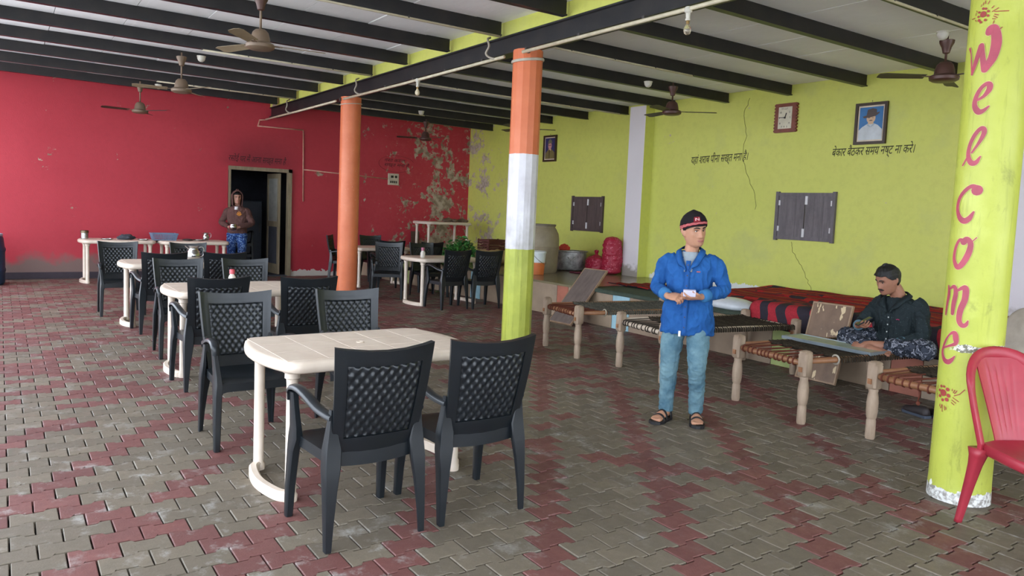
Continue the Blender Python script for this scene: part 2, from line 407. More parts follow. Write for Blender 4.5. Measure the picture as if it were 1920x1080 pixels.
# ---- columns
def column_mat(name, kind):
    t = NT(name, .5, spec=.4); X, Y, Z = t.xyz(); g = t.noise(5, 6); wob = t.math('ADD', Z, t.math('MULTIPLY', t.noise(9, 4), .03))
    org = t.mix(t.rng(g, .3, .7), rgb(226, 128, 84), rgb(214, 116, 76)); wht = t.mix(t.rng(g, .3, .7), rgb(232, 230, 234), rgb(205, 200, 204)); grn = t.mix(t.rng(g, .3, .7), rgb(190, 197, 84), rgb(176, 184, 74))
    drip = t.ramp(t.noise(1, 8, .7, vec=t.mapv((26, 26, 2.2))), [(.55, 0), (.7, 1)])
    dots = t.ramp(t.noise(34, 4), [(.66, 0), (.72, 1)])
    if kind == 1:
        c = org; c = t.mix(t.math('MULTIPLY', dots, t.rng(Z, 1.6, .4, 0, .8)), c, rgb(170, 110, 90)); c = t.mix(t.math('MULTIPLY', dots, .25), c, rgb(235, 215, 195))
        c = t.mix(t.math('LESS_THAN', wob, .03), c, rgb(160, 150, 140))
    elif kind == 2:
        c = t.mix(t.math('GREATER_THAN', wob, 2.11), wht, org)
        c = t.mix(t.math('LESS_THAN', wob, 1.125), c, grn)
        c = t.mix(t.math('MULTIPLY', drip, t.rng(Z, 1.9, 1.0, 0, .6)), c, rgb(92, 96, 48)); c = t.mix(t.math('MULTIPLY', t.rng(t.noise(2.5, 5), .4, .7, 0, .35), t.rng(Z, 1.5, 1.1)), c, rgb(120, 132, 60))
        c = t.mix(t.math('LESS_THAN', wob, .07), c, rgb(128, 66, 56))
    else:
        c = grn
        c = t.mix(t.math('MULTIPLY', drip, .35), c, rgb(118, 126, 40)); c = t.mix(t.ramp(t.noise(4.5, 8, .75, dist=.5, vec=t.mapv((1.6, 1.6, .7))), [(.57, 0), (.68, .55)]), c, rgb(128, 130, 52))
        c = t.mix(t.ramp(t.noise(3.2, 6), [(.55, 0), (.75, .35)]), c, rgb(222, 232, 132))
        pk = t.math('MULTIPLY', t.ramp(t.noise(13, 3, .4), [(.705, 0), (.715, 1)]), t.rng(Z, .5, .4))
        c = t.mix(pk, c, rgb(238, 240, 232))
        base = t.math('LESS_THAN', t.math('ADD', Z, t.math('MULTIPLY', t.noise(16, 5), .07)), .105)
        c = t.mix(base, c, t.mix(t.ramp(t.noise(40, 4), [(.45, 0), (.6, 1)]), rgb(225, 225, 220), rgb(150, 145, 138)))
        ang = t.rng(X, -.06, .0)
        ring = t.math('LESS_THAN', t.math('ABSOLUTE', t.math('SUBTRACT', t.math('ADD', Z, t.math('MULTIPLY', t.noise(10, 5), .06)), .89)), .022)
        c = t.mix(t.math('MULTIPLY', ring, ang), c, t.mix(t.ramp(t.noise(70, 3), [(.45, 0), (.55, 1)]), rgb(228, 228, 220), rgb(120, 118, 96)))
    t.color(c); t.bump(t.math('ADD', t.noise(30, 4), t.math('MULTIPLY', drip, .4)), .2, .006); t.rough(t.rng(g, .3, .7, .32, .5)); return t.m
def column(x, y, r_, kind, label, n=40, top=3.155):
    o = empty('column', (x, y, 0)); tag(o, label, 'column')
    mb = MB(); mb.lathe([(r_ + .006, 0), (r_ + .002, .12), (r_, .5), (r_, 1.5), (r_ * .99, top)], n=n)
    mb.build('shaft', column_mat('column_paint_%s' % ('orange', 'tricolour', 'lime')[kind - 1], kind), o, angle=25)
    return o
c1 = column(-11.23, 4.54, .158, 1, 'round orange column behind the third row of chairs')
c2 = column(-6.47, 4.53, .156, 2, 'round column painted orange, white and lime green in bands', n=14)
c3 = column(-1.945, 4.455, .153, 3, 'round lime yellow column lettered in pink, beside the red chair')
mb = MB()
for k in range(2): mb.tube([(.163 * math.cos(a), .163 * math.sin(a), 3.06 - k * .012 + .02 * math.sin(a)) for a in [R(-150 + 12 * q) for q in range(24)]], .009, 6)
mb.build('cable_loop', M_beige, c2, smooth=True)
mb = MB(); mb.tube([(.166 * math.cos(a), .166 * math.sin(a), 3.05 + .015 * math.sin(a)) for a in [R(-150 + 12 * q) for q in range(20)]], .007, 6)
mb.build('cable_loop', M_beige, c1, smooth=True)

# ---- raised platform along the green wall
M_ptan = NT('stone_tan_panel', .5)
M_ptan.color(M_ptan.mix(M_ptan.rng(M_ptan.noise(4, 6), .3, .7), rgb(168, 146, 122), rgb(146, 126, 106))); M_ptan = M_ptan.m
M_ptop = NT('polished_stone_top', .22); M_ptop.color(M_ptop.mix(M_ptop.rng(M_ptop.noise(3, 6), .3, .7), rgb(134, 122, 92), rgb(112, 104, 84))); M_ptop = M_ptop.m
YP, ZP = 6.75, .48
pl_ = empty('raised_platform', (0, 0, 0)); tag(pl_, 'knee-high stone-faced platform running along the lime green wall', 'platform')
edge = [(5.0, YP), (-9.0, YP), (-9.6, YP - .02), (-10.3, YP - .06), (-12.0, YP - .12), (XW + .02, YP - .3)]
mb = MB(); poly = edge + [(XW + .02, YW - .004), (5.0, YW - .004)]
mb.prism([(x, y + .02) if y < 8 else (x, y) for x, y in poly][::-1], -.02, ZP - .03); mb.build('core', M_ptan, pl_)
mb = MB(); mb.prism([(x, y - .02) if y < 8 else (x, y) for x, y in poly][::-1], ZP - .03, ZP); mb.build('top_slab', M_ptop, pl_)
C_t, C_o, C_b, C_g = M_ptan, simple('terracotta_panel', rgb(176, 106, 84), .5), simple('pale_blue_panel', rgb(168, 208, 220), .5), simple('pale_green_panel', rgb(182, 196, 122), .5)
spans = [(5.0, 2.4, C_t), (2.4, .9, C_t), (.9, -.6, C_t), (-.6, -1.5, C_t), (-1.5, -1.75, C_b), (-1.75, -2.5, C_t), (-2.5, -3.33, C_t), (-3.33, -3.62, C_o), (-3.62, -4.62, C_t), (-4.62, -4.91, C_g), (-4.91, -6.0, C_t), (-6.0, -7.1, C_t), (-7.1, -7.43, C_b), (-7.43, -8.38, C_t),
         (-8.38, -8.64, C_o), (-8.64, -9.6, C_t), (-9.6, -10.65, C_t), (-10.65, -10.95, C_b), (-10.95, -12.0, C_t), (-12.0, -13.1, C_t), (-13.1, -13.4, C_g), (-13.4, -15.15, C_t)]
def ey(x):
    for (xa, ya), (xb, yb) in zip(edge, edge[1:]):
        if xb <= x <= xa: return ya + (yb - ya) * (xa - x) / (xa - xb)
    return YP
for xa, xb, m in spans:
    mb = MB(); pts = [xa - .004] + [e[0] for e in edge if xb < e[0] < xa] + [xb + .004]
    mb.rings([[(x, ey(x) + .001, 0), (x, ey(x) + .02, 0), (x, ey(x) + .02, ZP - .032), (x, ey(x) + .001, ZP - .032)] for x in pts]); mb.build('panel', m, pl_)
# ------------------------------------------------------------ door, shutters, wiring, writing
M_wood = NT('old_wood', .7); _v = M_wood.mapv((2, 2, 30))
def wood(name, a, b, scale=(3, 3, 40), rough=.65, stain=None):
    t = NT(name, rough); n = t.noise(1.2, 6, .65, vec=t.mapv(scale)); c = t.mix(t.rng(n, .3, .7), a, b)
    c = t.mix(t.ramp(t.noise(5, 6, .7), [(.5, 0), (.75, .5)]), c, tuple(k * .45 for k in a[:3]) + (1,))
    if stain: c = t.mix(t.ramp(t.noise(17, 3, .5, vec=t.mapv((1, 1, .45))), [(.60, 0), (.63, 1)]), c, stain)
    t.color(c); t.bump(n, .3, .004); return t.m
M_door = wood('weathered_door_wood', rgb(150, 136, 110), rgb(122, 108, 84), (30, 30, 3))
M_tin = simple('tin_panel', rgb(84, 80, 78), .5, .4, scale=9)
d = empty('door_1', (XW, 0, 0)); tag(d, 'open kitchen doorway in the red wall with a half-open wooden leaf', kind='structure')
mb = MB(); F = .07
mb.box((.0, D0 + F / 2 - .01, DZ / 2), (.12, .03, DZ)); mb.box((.0, D1 - F / 2, DZ / 2), (.14, F, DZ)); mb.box((0, (D0 + D1) / 2, DZ - F / 2), (.14, D1 - D0, F))
mb.build('door_frame', M_door, d)
lf = empty('door_leaf', (-.05, 4.69, 0), R(95)); lf.parent = d   # hinged on the right, swung inwards
W_ = .62
mb = MB()
for y0, y1, z0, z1 in ((0, .07, .02, 2.06), (W_ - .07, W_, .02, 2.06), (.07, W_ - .07, .02, .22), (.07, W_ - .07, .98, 1.09), (.07, W_ - .07, 1.96, 2.06)):
    mb.box((0, (y0 + y1) / 2, (z0 + z1) / 2), (.04, y1 - y0, z1 - z0))
mb.build('leaf_frame', M_door, lf)
mb = MB(); mb.box((0, W_ / 2, 1.525), (.012, W_ - .13, .87)); mb.build('upper_panel', simple('pale_tin', rgb(150, 148, 140), .5, scale=7), lf)
mb = MB(); mb.box((0, W_ / 2, .6), (.012, W_ - .13, .76)); mb.build('lower_panel', M_dark, lf)
mb = MB(); mb.tube([(.03, W_ - .12, 1.42), (.055, W_ - .12, 1.44), (.055, W_ - .12, 1.52), (.03, W_ - .12, 1.54)], .008); mb.build('door_handle', M_tin, lf, smooth=True)

M_sh1 = wood('grey_shutter_wood', rgb(116, 108, 110), rgb(92, 86, 88), (18, 18, 3)); M_sh2 = wood('brown_shutter_wood', rgb(92, 76, 72), rgb(72, 60, 58), (18, 18, 3))
M_white = simple('white_paper', rgb(226, 224, 224), .6)
def shutter(name, x0, x1, z0, z1, m, mf, lab):
    o = empty(name, ((x0 + x1) / 2, YW, 0)); tag(o, lab, kind='structure'); w_ = x1 - x0; f = .045
    mb = MB()
    for c, dd in (((-w_ / 2 + f / 2, -.018, (z0 + z1) / 2), (f, .045, z1 - z0 + .03)), ((w_ / 2 - f / 2, -.018, (z0 + z1) / 2), (f, .045, z1 - z0 + .03)), ((0, -.015, z1 - f / 2), (w_ - .06, .036, f)), ((0, -.015, z0 + f / 2), (w_ - .06, .036, f))): mb.box(c, dd)
    mb.build('window_frame', mf, o)
    for s_ in (-1, 1):
        a, b = sorted((s_ * .006, s_ * (w_ / 2 - f))); sh = MB()
        for k in range(3):
            pa = a + (b - a) * k / 3 + .001; pb = a + (b - a) * (k + 1) / 3 - .001
            sh.box(((pa + pb) / 2, -.010 - .001 * (k % 2), (z0 + z1) / 2), (pb - pa, .02, z1 - z0 - 2 * f))
        q = sh.build('shutter', m, o)
        hb = MB()
        for zz in (z1 - .14, z0 + .15): hb.box((s_ * (w_ / 2 - f - .012), -.026, zz), (.028, .01, .07))
        hb.build('hinge', M_white, q)
    mb = MB(); mb.box((.022, -.026, z1 - .10), (.035, .012, .12)); mb.build('bolt', M_white, o)
    mb = MB(); mb.box((.0, -.026, z0 + .10), (.035, .012, .12)); mb.build('bolt', M_white, o)
shutter('window_1', -6.69, -5.77, 1.27, 1.92, M_sh1, M_sh1, 'grey wooden two-leaf shutter under the clock')
shutter('window_2', -11.28, -10.37, 1.19, 1.83, M_sh2, M_sh2, 'brown wooden two-leaf shutter above the barrel and pot')

# conduits
M_pipe = simple('cream_conduit', rgb(216, 206, 178), .45, scale=12); M_pink = simple('faded_conduit', rgb(206, 150, 130), .6, scale=12)
M_cable = simple('grey_cable', rgb(176, 166, 150), .6)
o = empty('electrical_conduit', (0, 4.36, 3.10)); tag(o, 'long cream conduit clipped below the main beam from column to column', 'pipe')
mb = MB()
for a, b in ((1.6, -1.72), (-2.1, -6.32), (-6.66, -11.08), (-11.40, XW + .06)): mb.tube([(a, .0, 0), ((a + b) / 2, 0, -.004), (b, 0, 0)], .017, 10)
mb.build('pipe', M_pipe, o, smooth=True)
mb = MB()
x = 1.2
while x > XW + .6:
    mb.box((x, .02, .012), (.03, .05, .05)); x -= .83
mb.build('clip', M_tin, o)
for x in (-6.95, -10.55, -13.75):   # cables from the left joists loop over the beam
    mb = MB(); mb.tube(cr([(x - .06, .04, .26), (x, -.03, .22), (x + .05, -.04, .14), (x + .0, -.045, .07), (x + .06, -.03, .02), (x + .14, .0, .0)], 5), .012, 6)
    mb.build('cable', M_cable, o, smooth=True)
o = empty('electrical_conduit', (XW + .015, 0, 0)); tag(o, 'thin pale conduit stepping down the red wall beside the doorway', 'pipe')
mb = MB()
for p in ([(.03, 4.4, 3.10), (.0, 4.25, 3.08), (0, 4.22, 2.96), (0, 5.12, 2.965), (0, 5.13, 2.94), (0, 5.15, 1.53)], [(0, 5.15, 2.17), (0, 7.04, 2.09)]):
    for a, b in zip(p, p[1:]): mb.tube([a, b], .013, 8); mb.ball(b, .0135, 8, 6)
mb.build('pipe', M_pink, o, smooth=True)
def joist_pipe(i, ya, yb, lab):
    o = empty('ceiling_conduit', (jx(i, (ya + yb) / 2) + .035, (ya + yb) / 2, zb((ya + yb) / 2) - .012)); tag(o, lab, 'pipe')
    mb = MB(); L = (yb - ya) / 2; dx = (jx(i, yb) - jx(i, ya)) / 2
    mb.tube([(-dx, -L, .018 * L), (0, 0, 0), (dx, L, -.018 * L)], .012, 8); mb.build('pipe', M_pipe, o, smooth=True)
    mb = MB()
    for q in range(5):
        f = -1 + .5 * q; mb.box((dx * f, L * f, .008 - .018 * L * f), (.03, .014, .02))
    mb.build('clip', M_tin, o)
joist_pipe(1, .2, 4.4, 'thin conduit along a joist to the nearest left fan')
joist_pipe(4, 2.15, 4.4, 'thin conduit along a joist to the middle left fan')
joist_pipe(7, 2.15, 4.4, 'thin conduit along a joist to the left fan nearest the red wall')
joist_pipe(1, 4.7, 7.2, 'thin conduit along a joist to the fan by the white pilaster')
joist_pipe(-2, 4.7, 7.2, 'thin conduit along a joist to the fan beside the lettered column')
joist_pipe(4, 4.7, 8.9, 'thin conduit along a joist ending above the soldier portrait')
joist_pipe(7, 4.7, 6.9, 'thin conduit along a joist to the fan hanging before the flaking red wall')

# bulbs, roses
M_glass = NT('clear_bulb_glass', .08, spec=.6); M_glass.b.inputs['Transmission Weight'].default_value = .85; M_glass.color(rgb(250, 240, 220)); M_glass = M_glass.m
M_opal = simple('opal_bulb', rgb(235, 222, 190), .3); M_brass = simple('brass_cap', rgb(170, 140, 90), .4, .8); M_ros = simple('white_bakelite', rgb(228, 224, 210), .4)
def bulb(x, mat, lab):
    o = empty('light_bulb', (x, 4.36, 3.082)); tag(o, lab, 'light bulb')
    mb = MB(); mb.lathe([(.022, .03), (.03, .02), (.03, -.01), (.018, -.02), (.016, -.06), (.02, -.062), (.02, -.075)], n=14); mb.build('holder', M_ros, o, angle=40)
    mb = MB(); mb.lathe([(.013, -.07), (.013, -.1)], n=12); mb.build('cap', M_brass, o)
    mb = MB(); mb.lathe([(.012, -.098), (.016, -.11), (.028, -.13), (.03, -.15), (.024, -.17), (.008, -.18), (.001, -.181)], n=16); mb.build('globe', mat, o, smooth=True)
bulb(-8.62, M_opal, 'bulb hanging from the main beam left of the tricolour column'); bulb(-4.12, M_glass, 'clear bulb hanging from the main beam right of the tricolour column')
def rose(loc, lab):
    o = empty('ceiling_rose', loc); tag(o, lab, 'ceiling rose')
    mb = MB(); mb.lathe([(.05, .02), (.052, 0), (.04, -.03), (.02, -.045), (.002, -.047)], n=18); mb.build('cover', M_ros, o, angle=50)
    mb = MB(); mb.lathe([(.058, .03), (.058, .02)], n=18); mb.build('base', M_ros, o)

# ------------------------------------------------------------ ceiling fans
M_fb = simple('brown_fan_enamel', rgb(88, 60, 52), .4, .2); M_fc = simple('dusty_tan_fan_enamel', rgb(128, 108, 88), .5, .1); M_blade = simple('dusty_blade', rgb(150, 134, 106), .55); M_bdark = simple('dark_blade', rgb(66, 58, 44), .55)
def fan(x, y, a0, motor, blade, lab, mcan=None, z=2.93):
    o = empty('ceiling_fan', (x, y, z), a0); tag(o, lab, 'ceiling fan', 'ceiling fans')
    top = zb(y) - z
    mb = MB(); mb.lathe([(.0, -.05), (.06, -.052), (.10, -.045), (.125, -.03), (.13, -.005), (.118, .01), (.09, .02), (.085, .06), (.07, .11), (.045, .135), (.02, .14)], n=28); mb.build('motor', motor, o, angle=45)
    mb = MB(); mb.lathe([(.011, .13), (.011, top + .02)], n=10); mb.build('down_rod', motor, o, smooth=True)
    mb = MB(); c = top - .16; mb.lathe([(.012, c), (.03, c + .01), (.042, c + .06), (.062, c + .1), (.066, c + .125), (.058, c + .128), (.012, c + .13)], n=20); mb.build('canopy', mcan or motor, o, angle=40)
    for k in range(3):
        an = 2 * math.pi * k / 3; M_ = Matrix.Rotation(an, 4, 'Z')
        mb = MB(); mb.M = M_; rr = []
        for q in range(9):
            f = q / 8; r_ = .17 + .42 * f; wd = .052 + .016 * f - (.02 if q == 8 else 0); tl = R(11)
            rr.append([(r_, -wd * math.cos(tl), -wd * math.sin(tl)), (r_, 0, .006), (r_, wd * math.cos(tl), wd * math.sin(tl)), (r_, wd * math.cos(tl), wd * math.sin(tl) - .003), (r_, 0, .002), (r_, -wd * math.cos(tl), -wd * math.sin(tl) - .003)])
        mb.rings(rr); bl = mb.build('blade', blade, o, angle=40)
        mb = MB(); mb.M = M_; mb.box((.15, 0, -.0), (.1, .04, .006)); mb.build('bracket', motor, bl)
    return o
fan(-7.16, 2.0, R(83), M_fc, M_blade, 'tan ceiling fan nearest the camera on the left side', M_fb)
fan(-10.9, 2.02, R(22), M_fc, M_blade, 'tan ceiling fan second of the left row, before the red wall')
fan(-14.18, 1.98, R(37), M_fc, M_bdark, 'ceiling fan farthest on the left, against the red wall')
fan(-7.28, 7.5, R(50), M_fb, M_bdark, 'dark brown ceiling fan by the white pilaster top')
fan(-3.66, 7.34, R(109), M_fb, M_bdark, 'rusty brown ceiling fan beside the lettered column')
fan(-10.75, 7.45, R(58), M_fb, M_bdark, 'ceiling fan mostly hidden behind the tricolour column')
fan(-14.0, 7.3, R(10), M_fb, M_bdark, 'small far ceiling fan before the flaking red wall')
rose((-10.82, 2.25, 3.36), 'white ceiling rose beside the middle left fan')
rose((-14.1, 2.25, 3.36), 'white ceiling rose beside the left fan nearest the red wall')
rose((-7.45, 7.2, 3.28), 'white ceiling rose beside the fan at the white pilaster')
rose((-3.66, 7.25, 3.30), 'white ceiling rose above the fan beside the lettered column')
rose((-12.9, 6.62, 3.29), 'white ceiling rose before the flaking red wall')
rose((-3.32, 4.78, 3.34), 'white ceiling rose beyond the main beam at the top edge')

# ------------------------------------------------------------ switch board
M_sw = simple('beige_switch_plate', rgb(206, 192, 170), .5)
o = empty('switch_board', (XW + .012, 7.16, 2.09)); tag(o, 'square beige switch board on the red wall at the conduit end', 'switch board')
mb = MB(); mb.box((0, 0, 0), (.05, .25, .25), bev=.006); mb.build('plate', M_sw, o)
mb = MB()
for k in range(4): mb.box((.028, -.07 + .045 * k, -.06), (.012, .03, .05))
mb.build('switch', M_tin, o)
mb = MB(); mb.lathe([(.028, 0), (.028, .01)], (.026, .05, .055), 14, (1, 0, 0)); mb.box((.028, -.04, .055), (.012, .06, .05)); mb.build('socket', simple('black_plastic', rgb(28, 28, 30), .4), o)

# ------------------------------------------------------------ painted writing (set with the built-in text object)
M_ink = simple('brush_ink', rgb(48, 46, 22), .7); M_inkr = simple('dark_red_ink', rgb(52, 12, 18), .7)
def text_mesh(name, body, size, mat, parent, M_, shear=.25, xs=1, width=None, off=0):
    cu = bpy.data.curves.new(name, 'FONT'); cu.body = body; cu.size = size; cu.shear = shear; cu.extrude = .0006; cu.offset = off; cu.resolution_u = 3
    o = bpy.data.objects.new(name, cu); COL.objects.link(o); bpy.context.view_layer.update()
    me = bpy.data.meshes.new_from_object(o.evaluated_get(bpy.context.evaluated_depsgraph_get())); bpy.data.objects.remove(o)
    xsv = [v.co.x for v in me.vertices]; k = width / (max(xsv) - min(xsv)) if width else xs; x0 = min(xsv)
    for v in me.vertices: v.co.x = (v.co.x - x0) * k
    me.materials.clear(); me.materials.append(mat); me.transform(M_)
    q = bpy.data.objects.new(name, me); COL.objects.link(q); q.parent = parent; return q
def on_green(x, z, tilt): return Matrix.Translation((x, YW - .002, z)) @ Matrix.Rotation(tilt, 4, 'Y') @ Matrix(((1, 0, 0, 0), (0, 0, -1, 0), (0, 1, 0, 0), (0, 0, 0, 1)))
def on_red(y, z, tilt=0): return Matrix.Translation((XW + .002, y, z)) @ Matrix.Rotation(tilt, 4, 'X') @ Matrix(((0, 0, 1, 0), (1, 0, 0, 0), (0, 1, 0, 0), (0, 0, 0, 1)))
text_mesh('inscription', 'यहां शराब पीना सख्त मना है।', .17, M_ink, wall_right, on_green(-8.34, 2.37, R(-1.5)), .28, width=1.1, off=.0005)
text_mesh('inscription', 'बेकार बैठकर समय नष्ट ना करे।', .155, M_ink, wall_right, on_green(-5.89, 2.40, R(-.5)), .28, width=1.09, off=.0005)
text_mesh('inscription', 'रसोई घर में आना सख्त मना है', .16, M_inkr, wall_back, on_red(3.68, 2.25), .25, width=1.12)
text_mesh('inscription', 'नशा करना\nसख्त मना है', .10, M_inkr, wall_back, on_red(6.95, 2.47), .25, width=.6)
mb = MB()
pts = [(XW + .003, 7.24 + .43 * math.cos(a), 2.43 + .18 * math.sin(a)) for a in [R(20 + 11 * q) for q in range(30)]]
mb.tube(pts, .005, 4, sq=.4); mb.build('oval_outline', M_inkr, wall_back)
# cracks in the lime wall
mb = MB()
def crack(pts, r_=.003):
    P = []
    for (xa, za), (xb, zb_) in zip(pts, pts[1:]):
        for k in range(5): f = k / 5; P.append((xa + (xb - xa) * f + rnd.gauss(0, .008), YW - .0005, za + (zb_ - za) * f))
    mb.tube(P, r_, 4, sq=1)
crack([(-7.28, 3.3), (-7.38, 3.05), (-7.30, 2.75), (-7.36, 2.45), (-7.22, 2.15), (-7.10, 1.9), (-7.02, 1.62)], .0035)
crack([(-6.42, 1.24), (-6.38, 1.1), (-6.25, .95), (-6.18, .84), (-6.08, .66), (-6.02, .55)], .003)
mb.build('crack', simple('crack_dark', rgb(80, 80, 30), .9), wall_right)

# ------------------------------------------------------------ clock and portraits
M_cf = wood('red_brown_frame', rgb(132, 68, 48), rgb(112, 54, 40), (10, 10, 10), .45); M_df = simple('dark_frame', rgb(58, 40, 22), .45); M_mat = simple('cream_mount', rgb(226, 208, 184), .6)
M_ivory = simple('cream_dial', rgb(222, 214, 190), .35)
o = empty('wall_clock', (-6.63, YW - .02, 2.96)); tag(o, 'rectangular clock with notched red-brown wooden frame', 'clock')
mb = MB(); mb.box((0, 0, 0), (.33, .04, .40))
for s_ in (-1, 1):
    for k in range(9): mb.lathe([(.02, -.018), (.02, .018)], (s_ * .165, 0, -.178 + .0445 * k), 8, (0, 1, 0))
mb.build('frame', M_cf, o)
mb = MB(); mb.box((0, -.022, 0), (.215, .006, .30)); mb.build('dial', M_ivory, o)
blk = simple('clock_black', rgb(40, 36, 30), .4)
mb = MB(); mb.box((.012, -.03, .032), (.012, .004, .07), (0, R(20), 0)); mb.box((-.045, -.031, .004), (.10, .004, .008), (0, R(3), 0)); mb.lathe([(.012, 0), (.012, .012)], (0, -.026, 0), 10, (0, -1, 0)); mb.build('hands', blk, o)
for k in range(12):
    a = R(90 - 30 * (k or 12)); px, pz = (.085 * math.cos(a), .12 * math.sin(a))
    if k not in (0, 6): pz = max(-.125, min(.125, .13 * math.sin(a) * 1.15))
    text_mesh('numeral', str(k or 12), .036, blk, o, Matrix.Translation((px - .011, -.0262, pz - .012)) @ Matrix(((1, 0, 0, 0), (0, 0, -1, 0), (0, 1, 0, 0), (0, 0, 0, 1))), 0)
def flat(mb, poly, y): mb.add([(x, y, z) for x, z in poly], [tuple(range(len(poly)))])
def ell(cx, cz, rx, rz, n=20, a0=0, a1=360): return [(cx + rx * math.cos(R(a0 + (a1 - a0) * i / n)), cz + rz * math.sin(R(a0 + (a1 - a0) * i / n))) for i in range(n if a1 - a0 == 360 else n + 1)]
def portrait(x, z, w_, h, lab, bgc, kind):
    o = empty('framed_portrait', (x, YW - .018, z)); tag(o, lab, 'picture')
    mb = MB(); f = .035
    for c, dd in (((-w_ / 2 + f / 2, 0, 0), (f, .036, h)), ((w_ / 2 - f / 2, 0, 0), (f, .036, h)), ((0, 0, h / 2 - f / 2), (w_ - 2 * f, .036, f)), ((0, 0, -h / 2 + f / 2), (w_ - 2 * f, .036, f))): mb.box(c, dd)
    mb.build('frame', M_df, o)
    mb = MB(); mb.box((0, .004, 0), (w_ - 2 * f + .004, .006, h - 2 * f + .004)); mb.build('mount', M_mat, o)
    iw, ih = w_ - 2 * f - .04, h - 2 * f - .04; Y = -.002
    def lay(poly, m, d, nm='picture'):
        mb = MB(); flat(mb, [(max(-iw / 2, min(iw / 2, a * iw)), max(-ih / 2, min(ih / 2, b * ih))) for a, b in poly], Y - d * .0006); return mb.build(nm, m, pic if d else o, recalc=False)
    pic = None; pic = lay([(-.5, -.5), (.5, -.5), (.5, .5), (-.5, .5)], simple('print_bg_%s' % kind, bgc, .35), 0)
    sk = simple('print_skin', rgb(214, 178, 142), .4); 
    if kind == 'hat':
        sh = simple('print_shirt', rgb(206, 212, 216), .4); ht = simple('print_hat', rgb(74, 58, 52), .4)
        lay([(-.5, -.5), (.5, -.5), (.5, -.2), (.3, -.06), (.12, .0), (-.12, .0), (-.36, -.1), (-.5, -.2)], sh, 1, 'shirt')
        lay([(-.12, -.02), (.12, -.02), (.11, .1), (-.11, .1)], sk, 2, 'neck'); lay(ell(0, .16, .19, .155), sk, 3, 'face')
        lay([(-.36, .22), (-.1, .27), (.16, .30), (.36, .34), (.34, .30), (.2, .22), (-.05, .18), (-.3, .17)], ht, 5, 'hat_brim'); lay([(-.2, .23), (.24, .30), (.22, .42), (.05, .46), (-.16, .42)], ht, 4, 'hat_crown')
        lay(ell(.0, .09, .08, .014, 10), ht, 6, 'moustache'); lay(ell(-.08, .17, .03, .01, 8), ht, 6, 'eye'); lay(ell(.08, .17, .03, .01, 8), ht, 6, 'eye')
        lay([(-.12, -.0), (0, -.1), (-.02, -.12), (-.2, -.03)], simple('print_collar', rgb(170, 184, 196), .4), 6, 'collar'); lay([(.12, -.0), (0, -.1), (.02, -.12), (.2, -.03)], simple('print_collar', rgb(170, 184, 196), .4), 6, 'collar')
    else:
        un = simple('print_khaki', rgb(124, 112, 66), .4); cap_ = simple('print_cap', rgb(118, 116, 92), .4); gl = simple('print_glasses', rgb(60, 40, 50), .4)
        lay([(-.5, -.5), (.5, -.5), (.48, -.2), (.2, -.05), (-.15, -.05), (-.45, -.22)], un, 1, 'uniform'); lay([(-.13, -.1), (.12, -.1), (.12, .08), (-.12, .08)], sk, 2, 'neck')
        lay(ell(0, .13, .19, .16), simple('print_skin2', rgb(206, 152, 142), .4), 3, 'face'); lay([(-.22, .22), (.24, .26), (.18, .38), (0, .46), (-.18, .36)], cap_, 4, 'cap')
        lay(ell(-.08, .15, .06, .02, 10), gl, 5, 'glasses'); lay(ell(.08, .15, .06, .02, 10), gl, 5, 'glasses'); lay([(-.1, -.06), (.02, -.06), (.0, -.5), (-.06, -.5)], simple('print_strap', rgb(86, 72, 40), .4), 5, 'strap')
    mb = MB(); mb.lathe([(.004, 0), (.004, .02)], (0, .0, h / 2 + .01), 6); mb.build('nail', M_tin, o)
portrait(-5.38, 2.795, .42, .52, 'portrait of a moustached man in hat and white shirt on blue', rgb(40, 112, 172), 'hat')
portrait(-12.07, 2.78, .42, .52, 'narrow portrait of a man in khaki uniform and cap', rgb(52, 54, 104), 'cap')
